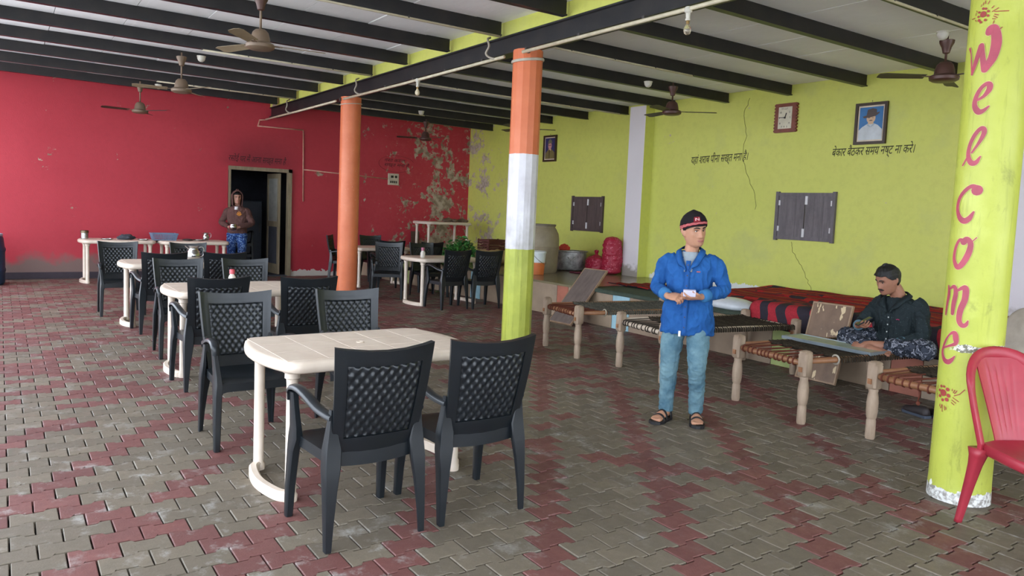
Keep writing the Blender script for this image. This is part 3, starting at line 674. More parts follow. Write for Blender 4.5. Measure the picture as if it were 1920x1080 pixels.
# ------------------------------------------------------------ dark moulded armchairs (local: faces +Y, origin between the feet)
def plastic(name, c, rough=.38, c2=None, spec=.5):
    t = NT(name, rough, spec=spec); n = t.noise(7, 5)
    t.color(t.mix(t.rng(n, .35, .75), c, c2 or tuple(k * .75 for k in c[:3]) + (1,))); t.rough(t.rng(t.noise(5, 3), .3, .7, rough - .02, rough + .08)); t.bump(t.noise(260, 2), .06, .002); return t.m
M_ch = plastic('slate_black_plastic', rgb(23, 28, 32), .30, rgb(19, 23, 27))
def BS(u, v):
    """chair back surface: u -1..1, v 0..1 (seat to top)"""
    x = u * (.198 + .036 * v); z = .405 + .475 * v + .022 * u * u * v ** 4
    y = -.178 - .105 * v - .034 * (1 - u * u) * (.5 + .5 * v) - .012 * math.sin(math.pi * v)
    return Vector((x, y, z))
def back_grid(name, us, vs, keep, disp, th, mat, parent):
    V, F, n = [], [], len(us)
    for v in vs:
        for u in us:
            e = .002; p = BS(u, v); nrm = (BS(u + e, v) - BS(u - e, v)).cross(BS(u, v + e) - BS(u, v - e)).normalized()
            d_ = disp(u, v); V.append(p + nrm * (th / 2 + d_))
    k0 = len(V)
    for v in vs:
        for u in us:
            e = .002; p = BS(u, v); nrm = (BS(u + e, v) - BS(u - e, v)).cross(BS(u, v + e) - BS(u, v - e)).normalized()
            V.append(p - nrm * (th / 2 + disp(u, v)))
    K = set()
    for j in range(len(vs) - 1):
        for i in range(n - 1):
            if keep((us[i] + us[i + 1]) / 2, (vs[j] + vs[j + 1]) / 2): K.add((i, j))
    for i, j in K:
        a, b, c, d_ = j * n + i, j * n + i + 1, (j + 1) * n + i + 1, (j + 1) * n + i
        F += [(a, b, c, d_), (k0 + d_, k0 + c, k0 + b, k0 + a)]
        for (di, dj), (p, q) in (((0, -1), (a, b)), ((1, 0), (b, c)), ((0, 1), (c, d_)), ((-1, 0), (d_, a))):
            if (i + di, j + dj) not in K: F.append((q, p, k0 + p, k0 + q))
    used = sorted({k for f in F for k in f}); mp_ = {k: q for q, k in enumerate(used)}
    mb = MB(); mb.add([V[k] for k in used], [tuple(mp_[k] for k in f) for f in F]); return mb.build(name, mat, parent, angle=50, recalc=True)
def armchair():
    o = empty('armchair'); P = .77; v0, v1 = .175, .86
    inn = lambda u, v: abs(u) < P and v0 < v < v1
    us = [-1, -.98, -.93, -.86, -P - .02, -P] + [-.37, 0, .37] + [P, P + .02, .86, .93, .98, 1]; vs = [0, .06, .12, v0 - .012, v0] + [.35, .5, .65] + [v1, v1 + .012, .91, .95, .985, 1]
    fr = back_grid('back_frame', us, vs, lambda u, v: not inn(u, v), lambda u, v: .002 if (abs(u) > .93 or v > .95) else (-.001 if abs(u) < P + .01 and v0 - .006 < v < v1 + .006 else .0), .02, M_ch, o)
    NU, NV = 40, 44
    def quilt(u, v):
        if abs(abs(u) - P) < .01 or abs(v - v0) < .006 or abs(v - v1) < .006: return -.004
        a = (u * .215) / .042; b = (v * .475) / .056
        return -.006 + .0135 * abs(math.cos(math.pi * (a + b) / 1) * math.cos(math.pi * (a - b) / 1)) ** .6
    back_grid('backrest', [-P + 2 * P * k / NU for k in range(NU + 1)], [v0 + (v1 - v0) * k / NV for k in range(NV + 1)], lambda u, v: True, quilt, .010, M_ch, o)
    # seat
    mb = MB(); n = 10; top, bot = [], []
    def seat_pt(i, j, t_):
        f = j / n; y = -.2 + .43 * f; hw = .205 + .025 * f; u = -1 + 2 * i / n; x = u * hw
        z = .425 - .014 * (1 - u * u) * math.sin(math.pi * min(1, f * 1.1)) - .022 * max(0, (f - .8) / .2) ** 2 - (.012 if abs(u) == 1 else 0)
        return (x, y, z - t_)
    G = [[seat_pt(i, j, 0) for i in range(n + 1)] for j in range(n + 1)]; B_ = [[seat_pt(i, j, .016 if 0 < i < n and 0 < j < n else .05) for i in range(n + 1)] for j in range(n + 1)]
    V = [p for r_ in G for p in r_] + [p for r_ in B_ for p in r_]; F = []; k0 = (n + 1) ** 2
    for j in range(n):
        for i in range(n):
            a = j * (n + 1) + i; F += [(a, a + 1, a + n + 2, a + n + 1), (k0 + a + n + 1, k0 + a + n + 2, k0 + a + 1, k0 + a)]
    per = [(i, 0) for i in range(n)] + [(n, j) for j in range(n)] + [(i, n) for i in range(n, 0, -1)] + [(0, j) for j in range(n, 0, -1)]
    for (ia, ja), (ib, jb) in zip(per, per[1:] + per[:1]):
        a, b = ja * (n + 1) + ia, jb * (n + 1) + ib; F.append((b, a, k0 + a, k0 + b))
    mb.add(V, F); mb.build('seat', M_ch, o, angle=50)
    for s_ in (-1, 1):
        # front leg: wide, tapered, carries the armrest
        prof = [(0, .240, .225, .017, .020), (.15, .238, .215, .020, .026), (.33, .232, .195, .022, .036), (.40, .228, .180, .022, .055), (.45, .230, .175, .018, .045), (.55, .240, .17, .015, .032), (.62, .245, .168, .016, .026)]
        mb = MB(); mb.rings([[(s_ * x + dx * a, y + dy * b, z) for dx, dy in ((-1, -.7), (-.7, -1), (.7, -1), (1, -.7), (1, .7), (.7, 1), (-.7, 1), (-1, .7))] for z, x, y, a, b in prof]); mb.build('leg', M_ch, o, angle=40)
        # front gusset under the seat
        mb = MB(); mb.rings([[(s_ * (.215 - .05 * f), .20 + .012, .385 - .075 * (1 - f) ** 2 * 1), (s_ * (.215 - .05 * f), .195, .385 - .075 * (1 - f) ** 2), (s_ * (.215 - .05 * f), .195, .41), (s_ * (.215 - .05 * f), .212, .41)] for f in (0, .25, .5, .75, 1)]); mb.build('leg_gusset', M_ch, o)
        # rear leg: L section flaring up into the back frame
        prof = [(0, .226, -.232, .014, .017), (.12, .222, -.226, .019, .022), (.26, .214, -.214, .027, .028), (.36, .206, -.203, .036, .032), (.44, .200, -.195, .036, .030), (.54, .205, -.20, .018, .022), (.62, .208, -.212, .010, .014)]
        mb = MB(); mb.rings([[(s_ * (x + dx * a - (.0)), y + dy * b, z) for dx, dy in ((-1, -.8), (-.85, -1), (.9, -1), (1, -.85), (1, .85), (.85, 1), (.35, 1), (.2, -.1), (-1, -.25))] for z, x, y, a, b in prof]); mb.build('leg', M_ch, o, angle=35)
        # armrest: thin moulded strap arching from the front leg back to the frame
        ctl = cr([(.246, .20, .575), (.247, .197, .615), (.246, .165, .642), (.243, .09, .648), (.238, .0, .632), (.228, -.10, .602), (.214, -.19, .588), (.204, -.225, .585)], 4)
        rr = []
        for i, (x, y, z) in enumerate(ctl):
            wd = .024 if i > 3 else .02; a = ctl[max(i - 1, 0)]; b = ctl[min(i + 1, len(ctl) - 1)]; T_ = (Vector(b) - Vector(a)).normalized(); N_ = Vector((1, 0, 0)).cross(T_).normalized() * -1
            if N_.z < 0 and i > 5: N_ = -N_
            th = .013
            rr.append([Vector((s_ * (x + dx * wd), y, z)) + Vector((0, N_.y, N_.z)) * dz * th for dx, dz in ((-1, -.8), (1, -.8), (1, .3), (.7, .9), (0, 1.1), (-.7, .9), (-1, .3))])
        mb = MB(); mb.rings(rr); mb.build('armrest', M_ch, o, angle=60)
    # apron behind, below the backrest
    mb = MB(); mb.rings([[(x, -.196 - .012 * (1 - (x / .2) ** 2), .352 + .012 * (x / .2) ** 2), (x, -.184 - .012 * (1 - (x / .2) ** 2), .352 + .012 * (x / .2) ** 2), (x, -.184 - .012 * (1 - (x / .2) ** 2), .42), (x, -.196 - .012 * (1 - (x / .2) ** 2), .42)] for x in [-.19 + .038 * k for k in range(11)]]); mb.build('apron', M_ch, o, angle=40)
    return o
ch0 = freeze(armchair()); used = []
def chair(x, y, rz, label, group='dark armchairs around the tables', z=0):
    c = ch0 if not used else copy_tree(ch0); used.append(c)
    put(c, (x, y, z), rz, label, group); c['category'] = 'chair'; return c
NX, PXr = R(90), R(-90)   # facing -X (backs to the camera) / facing +X
chair(-3.235, 1.375, NX + R(1), 'nearest dark quilted-back armchair, its back to the camera, left of the front pair')
chair(-3.235, 1.945, NX - R(1), 'dark quilted-back armchair at the front table, right of the nearest one')
chair(-4.79, 1.29, PXr + R(1), 'dark armchair behind the left end of the front table, seat towards the camera')
chair(-4.77, 2.05, PXr - R(1), 'dark armchair behind the middle of the front table, only its back showing')
chair(-6.34, 1.40, NX + R(1), 'dark armchair at the second table, back to the camera, left one')
chair(-6.25, 2.10, NX - R(2), 'dark armchair at the second table, back to the camera, right one')
chair(-7.68, 1.46, PXr, 'dark armchair beyond the left end of the second table, facing the camera')
chair(-7.66, 2.10, PXr, 'dark armchair beyond the second table, facing the camera, right one')
chair(-9.12, 1.47, NX + R(2), 'dark armchair at the third table with its back to the camera, left one')
chair(-9.15, 2.12, NX, 'dark armchair at the third table with its back to the camera, behind the steel jug')
chair(-10.56, 1.26, PXr, 'dark armchair facing the camera before the left wall table')
chair(-10.46, 2.09, PXr, 'dark armchair facing the camera before the wall table with the blue basket')
chair(-9.87, 5.585, NX + R(4), 'dark armchair left of the pair by the tricolour column, back to the camera')
chair(-9.80, 6.125, NX - R(3), 'dark armchair right of the pair, nearest the tricolour column')
chair(-11.29, 5.27, PXr - R(28), 'dark armchair turned askew left of the bottle table')
chair(-11.25, 6.02, PXr + R(3), 'dark armchair behind the bottle table, facing the camera')
chair(-12.35, 5.75, NX - R(8), 'dark armchair right of the orange column, its back half turned away')
chair(-12.02, 6.30, NX + R(6), 'dark armchair behind the bottle table near the greens')
chair(-13.78, 5.50, R(-34), 'dark armchair side-on behind the left edge of the orange column')
chair(-13.90, 6.22, PXr, 'dark armchair against the red wall under the flaked patch')
freeze  # prototypes done

# ------------------------------------------------------------ ivory moulded tables (local: length along Y)
M_tb = plastic('ivory_plastic', rgb(220, 204, 186), .38, rgb(206, 188, 170)); 
def table():
    o = empty('table'); L, W_ = .60, .40
    def outline(ins):
        pts = []
        for s_ in (1, -1):
            for k in range(9):
                f = -1 + 2 * k / 8; pts.append((s_ * -f * (W_ - .085 - ins * .6) if False else s_ * f * -(W_ - .07), s_ * (L - ins - .075 * f * f - .0)))
        out = []
        for s_ in (1, -1):   # end arcs
            arc = [((W_ - .06) * f, (L - .06 * f * f)) for f in [1 - 2 * k / 8 for k in range(9)]]
            arc = [(W_ - .0, L - .13), (W_ - .008, L - .09)] + arc + [(-W_ + .008, L - .09), (-W_, L - .13)]
            out += [(s_ * x, s_ * y) for x, y in arc]
        return [(x * (1 - ins / W_), y * (1 - ins / L)) for x, y in out]
    mb = MB(); mb.rings([[(x, y, z) for x, y in outline(i_)] for i_, z in ((.03, .675), (.012, .672), (.002, .680), (0, .70), (.004, .718), (.014, .727), (.03, .730))])
    mb.build('tabletop', M_tb, o, angle=50)
    mb = MB()      # raised fields between moulded grooves
    for a in range(3):
        for b in range(5):
            mb.box(((a - 1) * .226, (b - 2) * .212, .7299), (.222, .208, .0022), bev=.001)
    mb.build('moulded_field', M_tb, o)
    mb = MB(); mb.lathe([(.022, 0), (.022, .003), (.016, .005), (.016, .003)], (0, 0, .732), 16); mb.build('umbrella_cap', M_tb, o, angle=40)
    for sy in (-1, 1):
        for sx in (-1, 1):
            mb = MB(); mb.lathe([(.034, .0), (.036, .03), (.028, .045), (.028, .60), (.030, .625), (.038, .63), (.038, .655), (.046, .66), (.046, .675)], (sx * .265, sy * .475, 0), 18); mb.build('leg', M_tb, o, angle=40)
        mb = MB(); pts = cr([(.265, sy * .475), (.20, sy * .522), (0, sy * .552), (-.20, sy * .522), (-.265, sy * .475)], 5)
        rr = []
        for i, (x, y) in enumerate(pts):
            a, b = pts[max(i - 1, 0)], pts[min(i + 1, len(pts) - 1)]; nx, ny = (b[1] - a[1]), -(b[0] - a[0]); q = math.hypot(nx, ny); nx, ny = nx / q * .024, ny / q * .024
            rr.append([(x + nx, y + ny, 0), (x + nx, y + ny, .04), (x + nx * .6, y + ny * .6, .05), (x - nx * .6, y - ny * .6, .05), (x - nx, y - ny, .04), (x - nx, y - ny, 0)])
        mb.rings(rr); mb.build('foot_bar', M_tb, o, angle=40)
    return o
tb0 = freeze(table()); tused = []
def tab(x, y, rz, label, z=0):
    c = tb0 if not tused else copy_tree(tb0); tused.append(c); put(c, (x, y, z), rz, label, 'ivory plastic tables'); c['category'] = 'table'
tab(-3.90, 1.665, R(1), 'empty ivory plastic table nearest the camera')
tab(-6.89, 1.73, 0, 'ivory plastic table second in the left row, with a red-capped bottle')
tab(-9.68, 1.72, 0, 'ivory plastic table third in the left row, with a steel jug')
tab(-14.52, 1.68, 0, 'ivory plastic table against the red wall, with a steel tin')
tab(-14.40, 2.88, 0, 'ivory plastic table against the red wall, with the blue basket')
tab(-10.42, 5.78, R(2), 'ivory plastic table with a small bottle beyond the tricolour column')
tab(-13.05, 5.86, R(2), 'ivory plastic table half hidden by the orange column')
tab(-14.35, 7.96, R(1), 'ivory plastic table standing up on the platform in the corner', z=.48)

# ------------------------------------------------------------ charpoys: rope cots
M_leg = wood('worn_cot_wood', rgb(176, 154, 132), rgb(140, 118, 98), (14, 14, 3)); M_rail = wood('bamboo_rail', rgb(164, 116, 80), rgb(122, 80, 54), (3, 3, 14), .42)
M_rail2 = wood('pale_rail', rgb(206, 190, 170), rgb(178, 160, 140), (3, 3, 14), .5); M_rope = simple('rust_rope', rgb(104, 48, 30), .8, scale=40); M_rope2 = simple('dark_cord', rgb(62, 52, 44), .85, scale=40)
def net_mat(name, a, b):
    t = NT(name, .85, spec=.2); g = t.n('ShaderNodeNewGeometry').outputs['Random Per Island']
    t.color(t.mix(t.rng(t.noise(30, 4), .35, .7), t.mix(g, a, b), tuple(k * .4 for k in a[:3]) + (1,))); t.bump(t.noise(150, 2), .3, .003); return t.m
M_net = net_mat('dark_woven_cord', rgb(50, 42, 34), rgb(74, 64, 50)); M_net2 = net_mat('grey_woven_cord', rgb(92, 92, 84), rgb(112, 106, 92)); M_bare = simple('bare_legwood', rgb(164, 108, 92), .7)
_rr = {}
def rope_ring(m):
    if m.name not in _rr:
        mb = MB(); mb.lathe([(.0255, -.006), (.031, -.004), (.031, .004), (.0255, .006)], (0, 0, 0), 12, (1, .12, 0)); me = mb.mesh('rope_turn'); me.materials.append(m); shade(me, 60); _rr[m.name] = me
    return _rr[m.name]
def charpoy(loc, rz, label, net, rail, rope, sag=.04, flip=1, W_=.36, L=.79):
    o = empty('charpoy', loc, rz); tag(o, label, 'rope cot', 'rope cots in front of the platform')
    for sx in (-1, 1):
        for sy in (-1, 1):
            mb = MB(); c = (sx * W_, sy * L, 0); e = R(sx * -1.2)
            mb.M = Matrix.Translation(c)
            mb.lathe([(.030, 0), (.034, .02), (.033, .13), (.029, .145), (.034, .155), (.040, .20), (.041, .26), (.036, .31), (.030, .335), (.034, .35), (.030, .36)], n=14)
            mb.box((0, 0, .45), (.082, .082, .18), bev=.012); mb.rings([[(x * k, y * k, z) for x, y in ((-.036, -.036), (.036, -.036), (.036, .036), (-.036, .036))] for k, z in ((1, .538), (.8, .552), (.45, .558))])
            lg = mb.build('leg', M_leg, o, angle=40)
            mb = MB(); mb.M = Matrix.Translation(c); mb.box((0, -sy * 0 - .044, .415), (.03, .014, .036)); mb.build('tenon', M_rail, lg)
    def rl(a, b, r_, zs=0):
        mb = MB(); A, B = Vector(a), Vector(b); mb.tube([A, A.lerp(B, .25) + Vector((0, 0, -.003)), A.lerp(B, .6) + Vector((0, 0, .003)), B], [r_ * .85, r_, r_ * 1.03, r_ * .85], 12); return mb.build('rail', rail, o, smooth=True)
    zs, ze = .475, .455
    sideR = [rl((s_ * W_, -L + .03, zs), (s_ * W_, L - .03, zs), .024) for s_ in (-1, 1)]
    endR = [rl((-W_ + .03, s_ * L, ze), (W_ - .03, s_ * L, ze), .024) for s_ in (-1, 1)]
    # rope turns on the two end rails
    for q, s_ in ((0, -1), (1, 1)):
        x = -W_ + .07
        while x < W_ - .05:
            rt = bpy.data.objects.new('rope_turn', rope_ring(rope)); COL.objects.link(rt); rt.parent = endR[q]; rt.location = (x, s_ * L, ze); x += rnd.uniform(.035, .075)
    # net bed: woven bands sagging between the rails, stopped short of the near end and tied back with cord
    y0, y1 = -L + .33, L - .03; hw = W_ + .005
    def P(x, y):
        fx = 1 - (x / hw) ** 2; fy = 1 - ((2 * y - y0 - y1) / (y1 - y0)) ** 2 * .5; return Vector((x, y, zs + .016 - sag * max(0, fx) ** .8 * fy))
    mb = MB(); n = 26; k_ = 0
    for i in range(n):
        x = -hw + 2 * hw * (i + .5) / n; ww = hw / n * .86; pts = [P(x, y0 + (y1 - y0) * q / 12) for q in range(13)]
        mb.rings([[p + Vector((-ww, 0, -.002 + .002 * ((i + q) % 2))), p + Vector((0, 0, .006 + .002 * ((i + q) % 2))), p + Vector((ww, 0, -.002 + .002 * ((i + q) % 2))), p + Vector((0, 0, -.006))] for q, p in enumerate(pts)])
    n = 44
    for j in range(n):
        y = y0 + (y1 - y0) * (j + .5) / n; ww = (y1 - y0) / n * .40
        pts = [P(-hw + 2 * hw * q / 12, y) + Vector((0, 0, .004 + .003 * ((j + q) % 2))) for q in range(13)]
        pts = [Vector((-hw - .026, y, zs - .02)), Vector((-hw - .024, y, zs + .014))] + pts + [Vector((hw + .024, y, zs + .014)), Vector((hw + .026, y, zs - .02))]
        mb.rings([[p + Vector((0, -ww, -.001)), p + Vector((0, 0, .004)), p + Vector((0, ww, -.001)), p + Vector((0, 0, -.005))] for p in pts])
    mb.tube([P(-hw, y0) + Vector((0, 0, -.004)), P(-hw * .5, y0) + Vector((0, .02, 0)), P(0, y0) + Vector((0, .03, 0)), P(hw * .5, y0) + Vector((0, .02, 0)), P(hw, y0) + Vector((0, 0, -.004))], .016, 8)
    mb.build('woven_bed', net, o, recalc=False)
    mb = MB(); mb.tube([(hw, y0 - .01, zs + .034 * math.sin(a) + 0) if False else (W_ + .034 * math.cos(a), y0 - .02, zs + .034 * math.sin(a)) for a in [R(30 * k) for k in range(13)]], .008, 6, caps=False); mb.build('cord_loop', M_cable, o, smooth=True)
    mb = MB()
    for q in range(12):
        xa = -W_ + .06 + (2 * W_ - .12) * q / 11; xb = xa + (.03 if q % 2 else -.03)
        mb.tube([(xa, -L, ze + .026), (xb, y0 + .01, P(xb, y0).z)], .005, 5)
    mb.build('tension_cord', rope, o); return o
RZ = R(-9.8); LY = .79
def cp(xn, label, **k):
    cx, cy_ = xn + .36 + math.sin(R(9.8)) * LY - .0, 5.12 + math.cos(R(9.8)) * LY; return charpoy((cx, cy_ - .095, 0), RZ, label, **k)
cp(-6.68, 'rope cot farthest left, with grey net and rust cords, beside the leaning plank', net=M_net2, rail=M_rail, rope=M_rope)
cp(-5.46, 'rope cot behind the standing man, with pale rails and dark cord', net=M_net, rail=M_rail2, rope=M_rope2)
cp(-4.02, 'rope cot on which the cross-legged man sits', net=M_net, rail=M_rail, rope=M_rope, sag=.02)
cp(-2.84, 'rope cot partly behind the lettered column', net=M_net, rail=M_rail, rope=M_rope)

# ------------------------------------------------------------ red armless chair (cut by the right edge)
M_rc = plastic('faded_red_plastic', rgb(168, 48, 62), .38, rgb(150, 40, 54))
def red_chair():
    o = empty('plastic_chair'); tag(o, 'red plastic chair with slotted fan back at the right edge', 'chair')
    # back outline: arched hoop and a central panel with four slots
    def S(x, z): return Vector((x, -.185 - .16 * max(0, (z - .43) / .45) + .07 * (1 - (x / .21) ** 2) * -1 + .03, z))
    hoop = cr([(-.205, .40), (-.215, .52), (-.222, .64), (-.207, .755), (-.13, .835), (0, .86), (.13, .835), (.207, .755), (.222, .64), (.215, .52), (.205, .40)], 4)
    mb = MB(); rr = []
    for i, (x, z) in enumerate(hoop):
        a, b = hoop[max(i - 1, 0)], hoop[min(i + 1, len(hoop) - 1)]; T_ = Vector((b[0] - a[0], 0, b[1] - a[1])).normalized(); N_ = Vector((-T_.z, 0, T_.x)); w_ = .016 + .022 * max(0, (z - .68) / .19)
        p = S(x, z); rr.append([p + N_ * w_ + Vector((0, .0, 0)), p + N_ * w_ * .7 + Vector((0, .014, 0)), p - N_ * w_ * .7 + Vector((0, .012, 0)), p - N_ * w_, p - N_ * w_ * .7 - Vector((0, .010, 0)), p + N_ * w_ * .8 - Vector((0, .012, 0))])
    mb.rings(rr); mb.build('back_hoop', M_rc, o, angle=70)
    def hw(z): f = max(0, (z - .41) / .45); return .088 + .062 * f ** 1.3
    nu, nz = 36, 16; us = [-1 + 2 * k / nu for k in range(nu + 1)]; rid = [-.52, -.18, .16, .50]
    mb = MB(); rr = []
    for j in range(nz + 1):
        z = .40 + .44 * j / nz; f = 1 if .46 < z < .80 else 0
        front = [S(u * hw(z), z) + Vector((0, .009 + f * .005 * max(math.exp(-((u - q) / .035) ** 2) for q in rid), 0)) for u in us]
        back = [S(u * hw(z), z) + Vector((0, f * .005 * max(math.exp(-((u - q) / .035) ** 2) for q in rid), 0)) for u in us[::-1]]
        rr.append(front + back)
    mb.rings(rr); mb.build('back_panel', M_rc, o, angle=50)
    mb = MB(); n = 8; top = []
    per = [(-.20, -.17), (-.10, -.215), (.10, -.215), (.20, -.17), (.225, 0), (.235, .17), (.20, .225), (0, .24), (-.20, .225), (-.235, .17), (-.225, 0)]
    mb.rings([[(x * k, y * k, z) for x, y in per] for k, z in ((.96, .385), (1, .395), (1, .43), (.96, .44), (.9, .436), (.5, .426), (.05, .424))]); mb.build('seat', M_rc, o, angle=50)
    for sx in (-1, 1):
        for y0_, yb, rk in ((.19, .235, 1), (-.165, -.235, .95)):
            mb = MB(); rr = []
            for z, k in ((0, .6), (.02, .6), (.12, .72), (.22, .85), (.32, 1.05), (.37, 1.3), (.41, 1.75)):
                f = z / .41; x = sx * (.235 - .03 * f); y = yb + (y0_ - yb) * f; a = .026 * k
                rr.append([(x + dx * a, y + dy * a, z) for dx, dy in ((-1, -.5), (-.85, -.85), (-.5, -1), (.5, -1), (.85, -.85), (1, -.5), (1, .5), (.85, .85), (.5, 1), (-.5, 1), (-.85, .85), (-1, .5))])
            mb.rings(rr); mb.build('leg', M_rc, o, smooth=True)
    return o
rc = red_chair(); rc.location = (-1.45, 4.17, 0); rc.rotation_euler = (0, 0, R(-118))
# ------------------------------------------------------------ props
M_steel = NT('dull_steel', .22, 1); M_steel.color(M_steel.mix(M_steel.noise(12, 4), rgb(205, 203, 200), rgb(160, 158, 156))); M_steel = M_steel.m
M_alu = NT('scratched_aluminium', .5, .6); M_alu.color(M_alu.mix(M_alu.ramp(M_alu.noise(7, 7, .7), [(.4, 0), (.65, 1)]), rgb(196, 194, 190), rgb(120, 118, 116))); M_alu = M_alu.m
TT = .7325
def top(name, label, cat, loc, rz=0): o = empty(name, loc, rz); return tag(o, label, cat)
o = top('steel_tin', 'cylindrical steel tin on the left wall table', 'tin', (-14.6, 1.19, TT))
mb = MB(); mb.lathe([(.055, 0), (.06, .004), (.06, .10)], n=24); mb.build('body', M_steel, o, angle=40)
mb = MB(); mb.lathe([(.063, .095), (.063, .135), (.058, .14), (.01, .142)], n=24); mb.build('lid', simple('bronze_lid', rgb(120, 104, 84), .35, .8), o, angle=40)
def crumple(name, label, cat, loc, r, mat, amp=.35, n=28, m=18, fr=7, seed=0):
    mb = MB(); mb.ball((0, 0, 0), r, n, m); V = []
    for p in mb.v:
        q = Vector(p); k = 1 + amp * noise.noise(q * fr / .15 * .15 + Vector((seed, 0, 0))) + amp * .6 * noise.noise(q * fr * 2.6 + Vector((0, seed, 0))); q = Vector((q.x * k, q.y * k, q.z * k)); V.append((q.x, q.y, max(q.z + r[2] * .75, 0)))
    mb.v = V; o = mb.build(name, mat, None, smooth=True); o.location = loc; return tag(o, label, cat)
crumple('crumpled_cloth', 'crumpled dark grey cloth on the left wall table', 'cloth', (-14.45, 1.80, TT), (.12, .13, .05), simple('grey_cloth', rgb(72, 74, 82), .9), .5, seed=3, fr=18)
def plate(loc, r_, label):
    o = top('steel_plate', label, 'plate', loc); mb = MB(); mb.lathe([(.001, .004), (r_ * .8, .004), (r_ * .86, .018), (r_, .02), (r_, .015), (r_ * .84, .012), (r_ * .78, 0), (.001, 0)], n=28, caps=False); mb.build('dish', M_steel, o, angle=40)
plate((-14.35, 1.50, TT), .10, 'flat steel plate beside the steel tin'); plate((-14.3, 2.05, TT), .09, 'small steel plate at the right end of the left wall table')
# blue slotted basket
M_bl = plastic('grey_blue_plastic', rgb(112, 132, 158), .45)
o = top('plastic_basket', 'grey-blue slotted plastic basket on the wall table', 'basket', (-14.42, 2.40, TT), R(2))
mb = MB(); L, W_, H_ = .21, .15, .12
for z, k, t_ in ((.115, 1.0, .016), (.004, .84, .008), (.05, .90, .006), (.085, .95, .006)):
    for c, dd in (((k * W_, 0, z), (.007, 2 * k * L, t_)), ((-k * W_, 0, z), (.007, 2 * k * L, t_)), ((0, k * L, z), (2 * k * W_, .007, t_)), ((0, -k * L, z), (2 * k * W_, .007, t_))): mb.box(c, dd)
mb.build('rim', M_bl, o)
mb = MB(); mb.box((0, 0, .004), (2 * W_ * .84, 2 * L * .84, .005)); mb.build('bottom', M_bl, o)
mb = MB()
for s_ in (-1, 1):
    for k in range(15):
        y = -L + 2 * L * (k + .5) / 15; mb.rings([[(s_ * W_ * f + dx, y * f + dy, z) for dx, dy in ((-.003, -.006), (.003, -.006), (.003, .006), (-.003, .006))] for f, z in ((.84, .004), (1, .115))])
    for k in range(10):
        x = -W_ + 2 * W_ * (k + .5) / 10; mb.rings([[(x * f + dx, s_ * L * f + dy, z) for dx, dy in ((-.006, -.003), (.006, -.003), (.006, .003), (-.006, .003))] for f, z in ((.84, .004), (1, .115))])
q = mb.build('slat_wall', M_bl, o); tag(q, kind='stuff')
crumple('steel_bowl_lid', 'dark dish lying right of the blue basket', 'dish', (-14.35, 2.78, TT), (.10, .09, .02), M_tin, .1)
def jug(loc, s_, label, rz=0):
    o = top('steel_jug', label, 'jug', loc, rz); o.scale = (s_, s_, s_)
    mb = MB(); mb.lathe([(.001, .001), (.045, 0), (.062, .02), (.072, .06), (.066, .10), (.048, .13), (.045, .15), (.056, .17), (.058, .172), (.052, .168), (.04, .15), (.04, .12)], n=26, caps=False); mb.build('body', M_steel, o, smooth=True)
    mb = MB(); mb.tube(cr([(0, .052, .155), (0, .09, .16), (0, .108, .12), (0, .10, .07), (0, .068, .05)], 5), (.006), 8); mb.build('handle', M_steel, o, smooth=True)
    mb = MB(); mb.rings([[(-.02, -.045, .14), (0, -.05, .13), (.02, -.045, .14)], [(-.012, -.085, .175), (0, -.09, .168), (.012, -.085, .175)]], closed=False, caps=False); mb.build('spout', M_steel, o)
jug((-14.5, 3.12, TT), .82, 'steel jug on the wall table beside the hooded man', R(-10)); plate((-14.42, 2.98, TT), .11, 'steel plate left of the jug on the wall table')
jug((-9.62, 1.93, TT), 1.1, 'shiny steel jug on the third table of the left row', R(-5))
M_bot = simple('white_bottle', rgb(226, 218, 206), .35); M_capr = simple('pink_red_cap', rgb(206, 82, 92), .4)
def bottle(loc, s_, label, capm):
    o = top('salt_bottle', label, 'bottle', loc); o.scale = (s_,) * 3
    mb = MB(); mb.lathe([(.026, 0), (.03, .006), (.03, .06), (.024, .075), (.018, .085), (.018, .10)], n=18); mb.build('body', M_bot, o, angle=40)
    mb = MB(); mb.lathe([(.022, .09), (.022, .125), (.018, .13)], n=18); mb.build('cap', capm, o, angle=40)
bottle((-7.02, 1.74, TT), 1.05, 'small bottle with a pink cap on the second table', M_capr)
bottle((-10.26, 5.37, TT), 1.2, 'small white bottle with dark pink cap beyond the tricolour column', simple('mauve_cap', rgb(168, 92, 116), .4))
# drum at the left edge
o = top('water_drum', 'dark blue plastic drum at the left edge by the red wall', 'drum', (-14.35, -.22, 0))
M_dr = plastic('navy_drum_plastic', rgb(30, 58, 92), .4)
mb = MB(); mb.lathe([(.26, 0), (.285, .03), (.29, .2), (.30, .22), (.30, .25), (.29, .27), (.29, .52), (.30, .54), (.30, .57), (.285, .60), (.27, .74), (.25, .78)], n=36); mb.build('body', M_dr, o, angle=35)
mb = MB(); mb.lathe([(.262, .77), (.265, .80), (.255, .81), (.01, .812)], n=36); mb.build('lid', simple('pale_blue_lid', rgb(170, 190, 210), .4), o, angle=40)

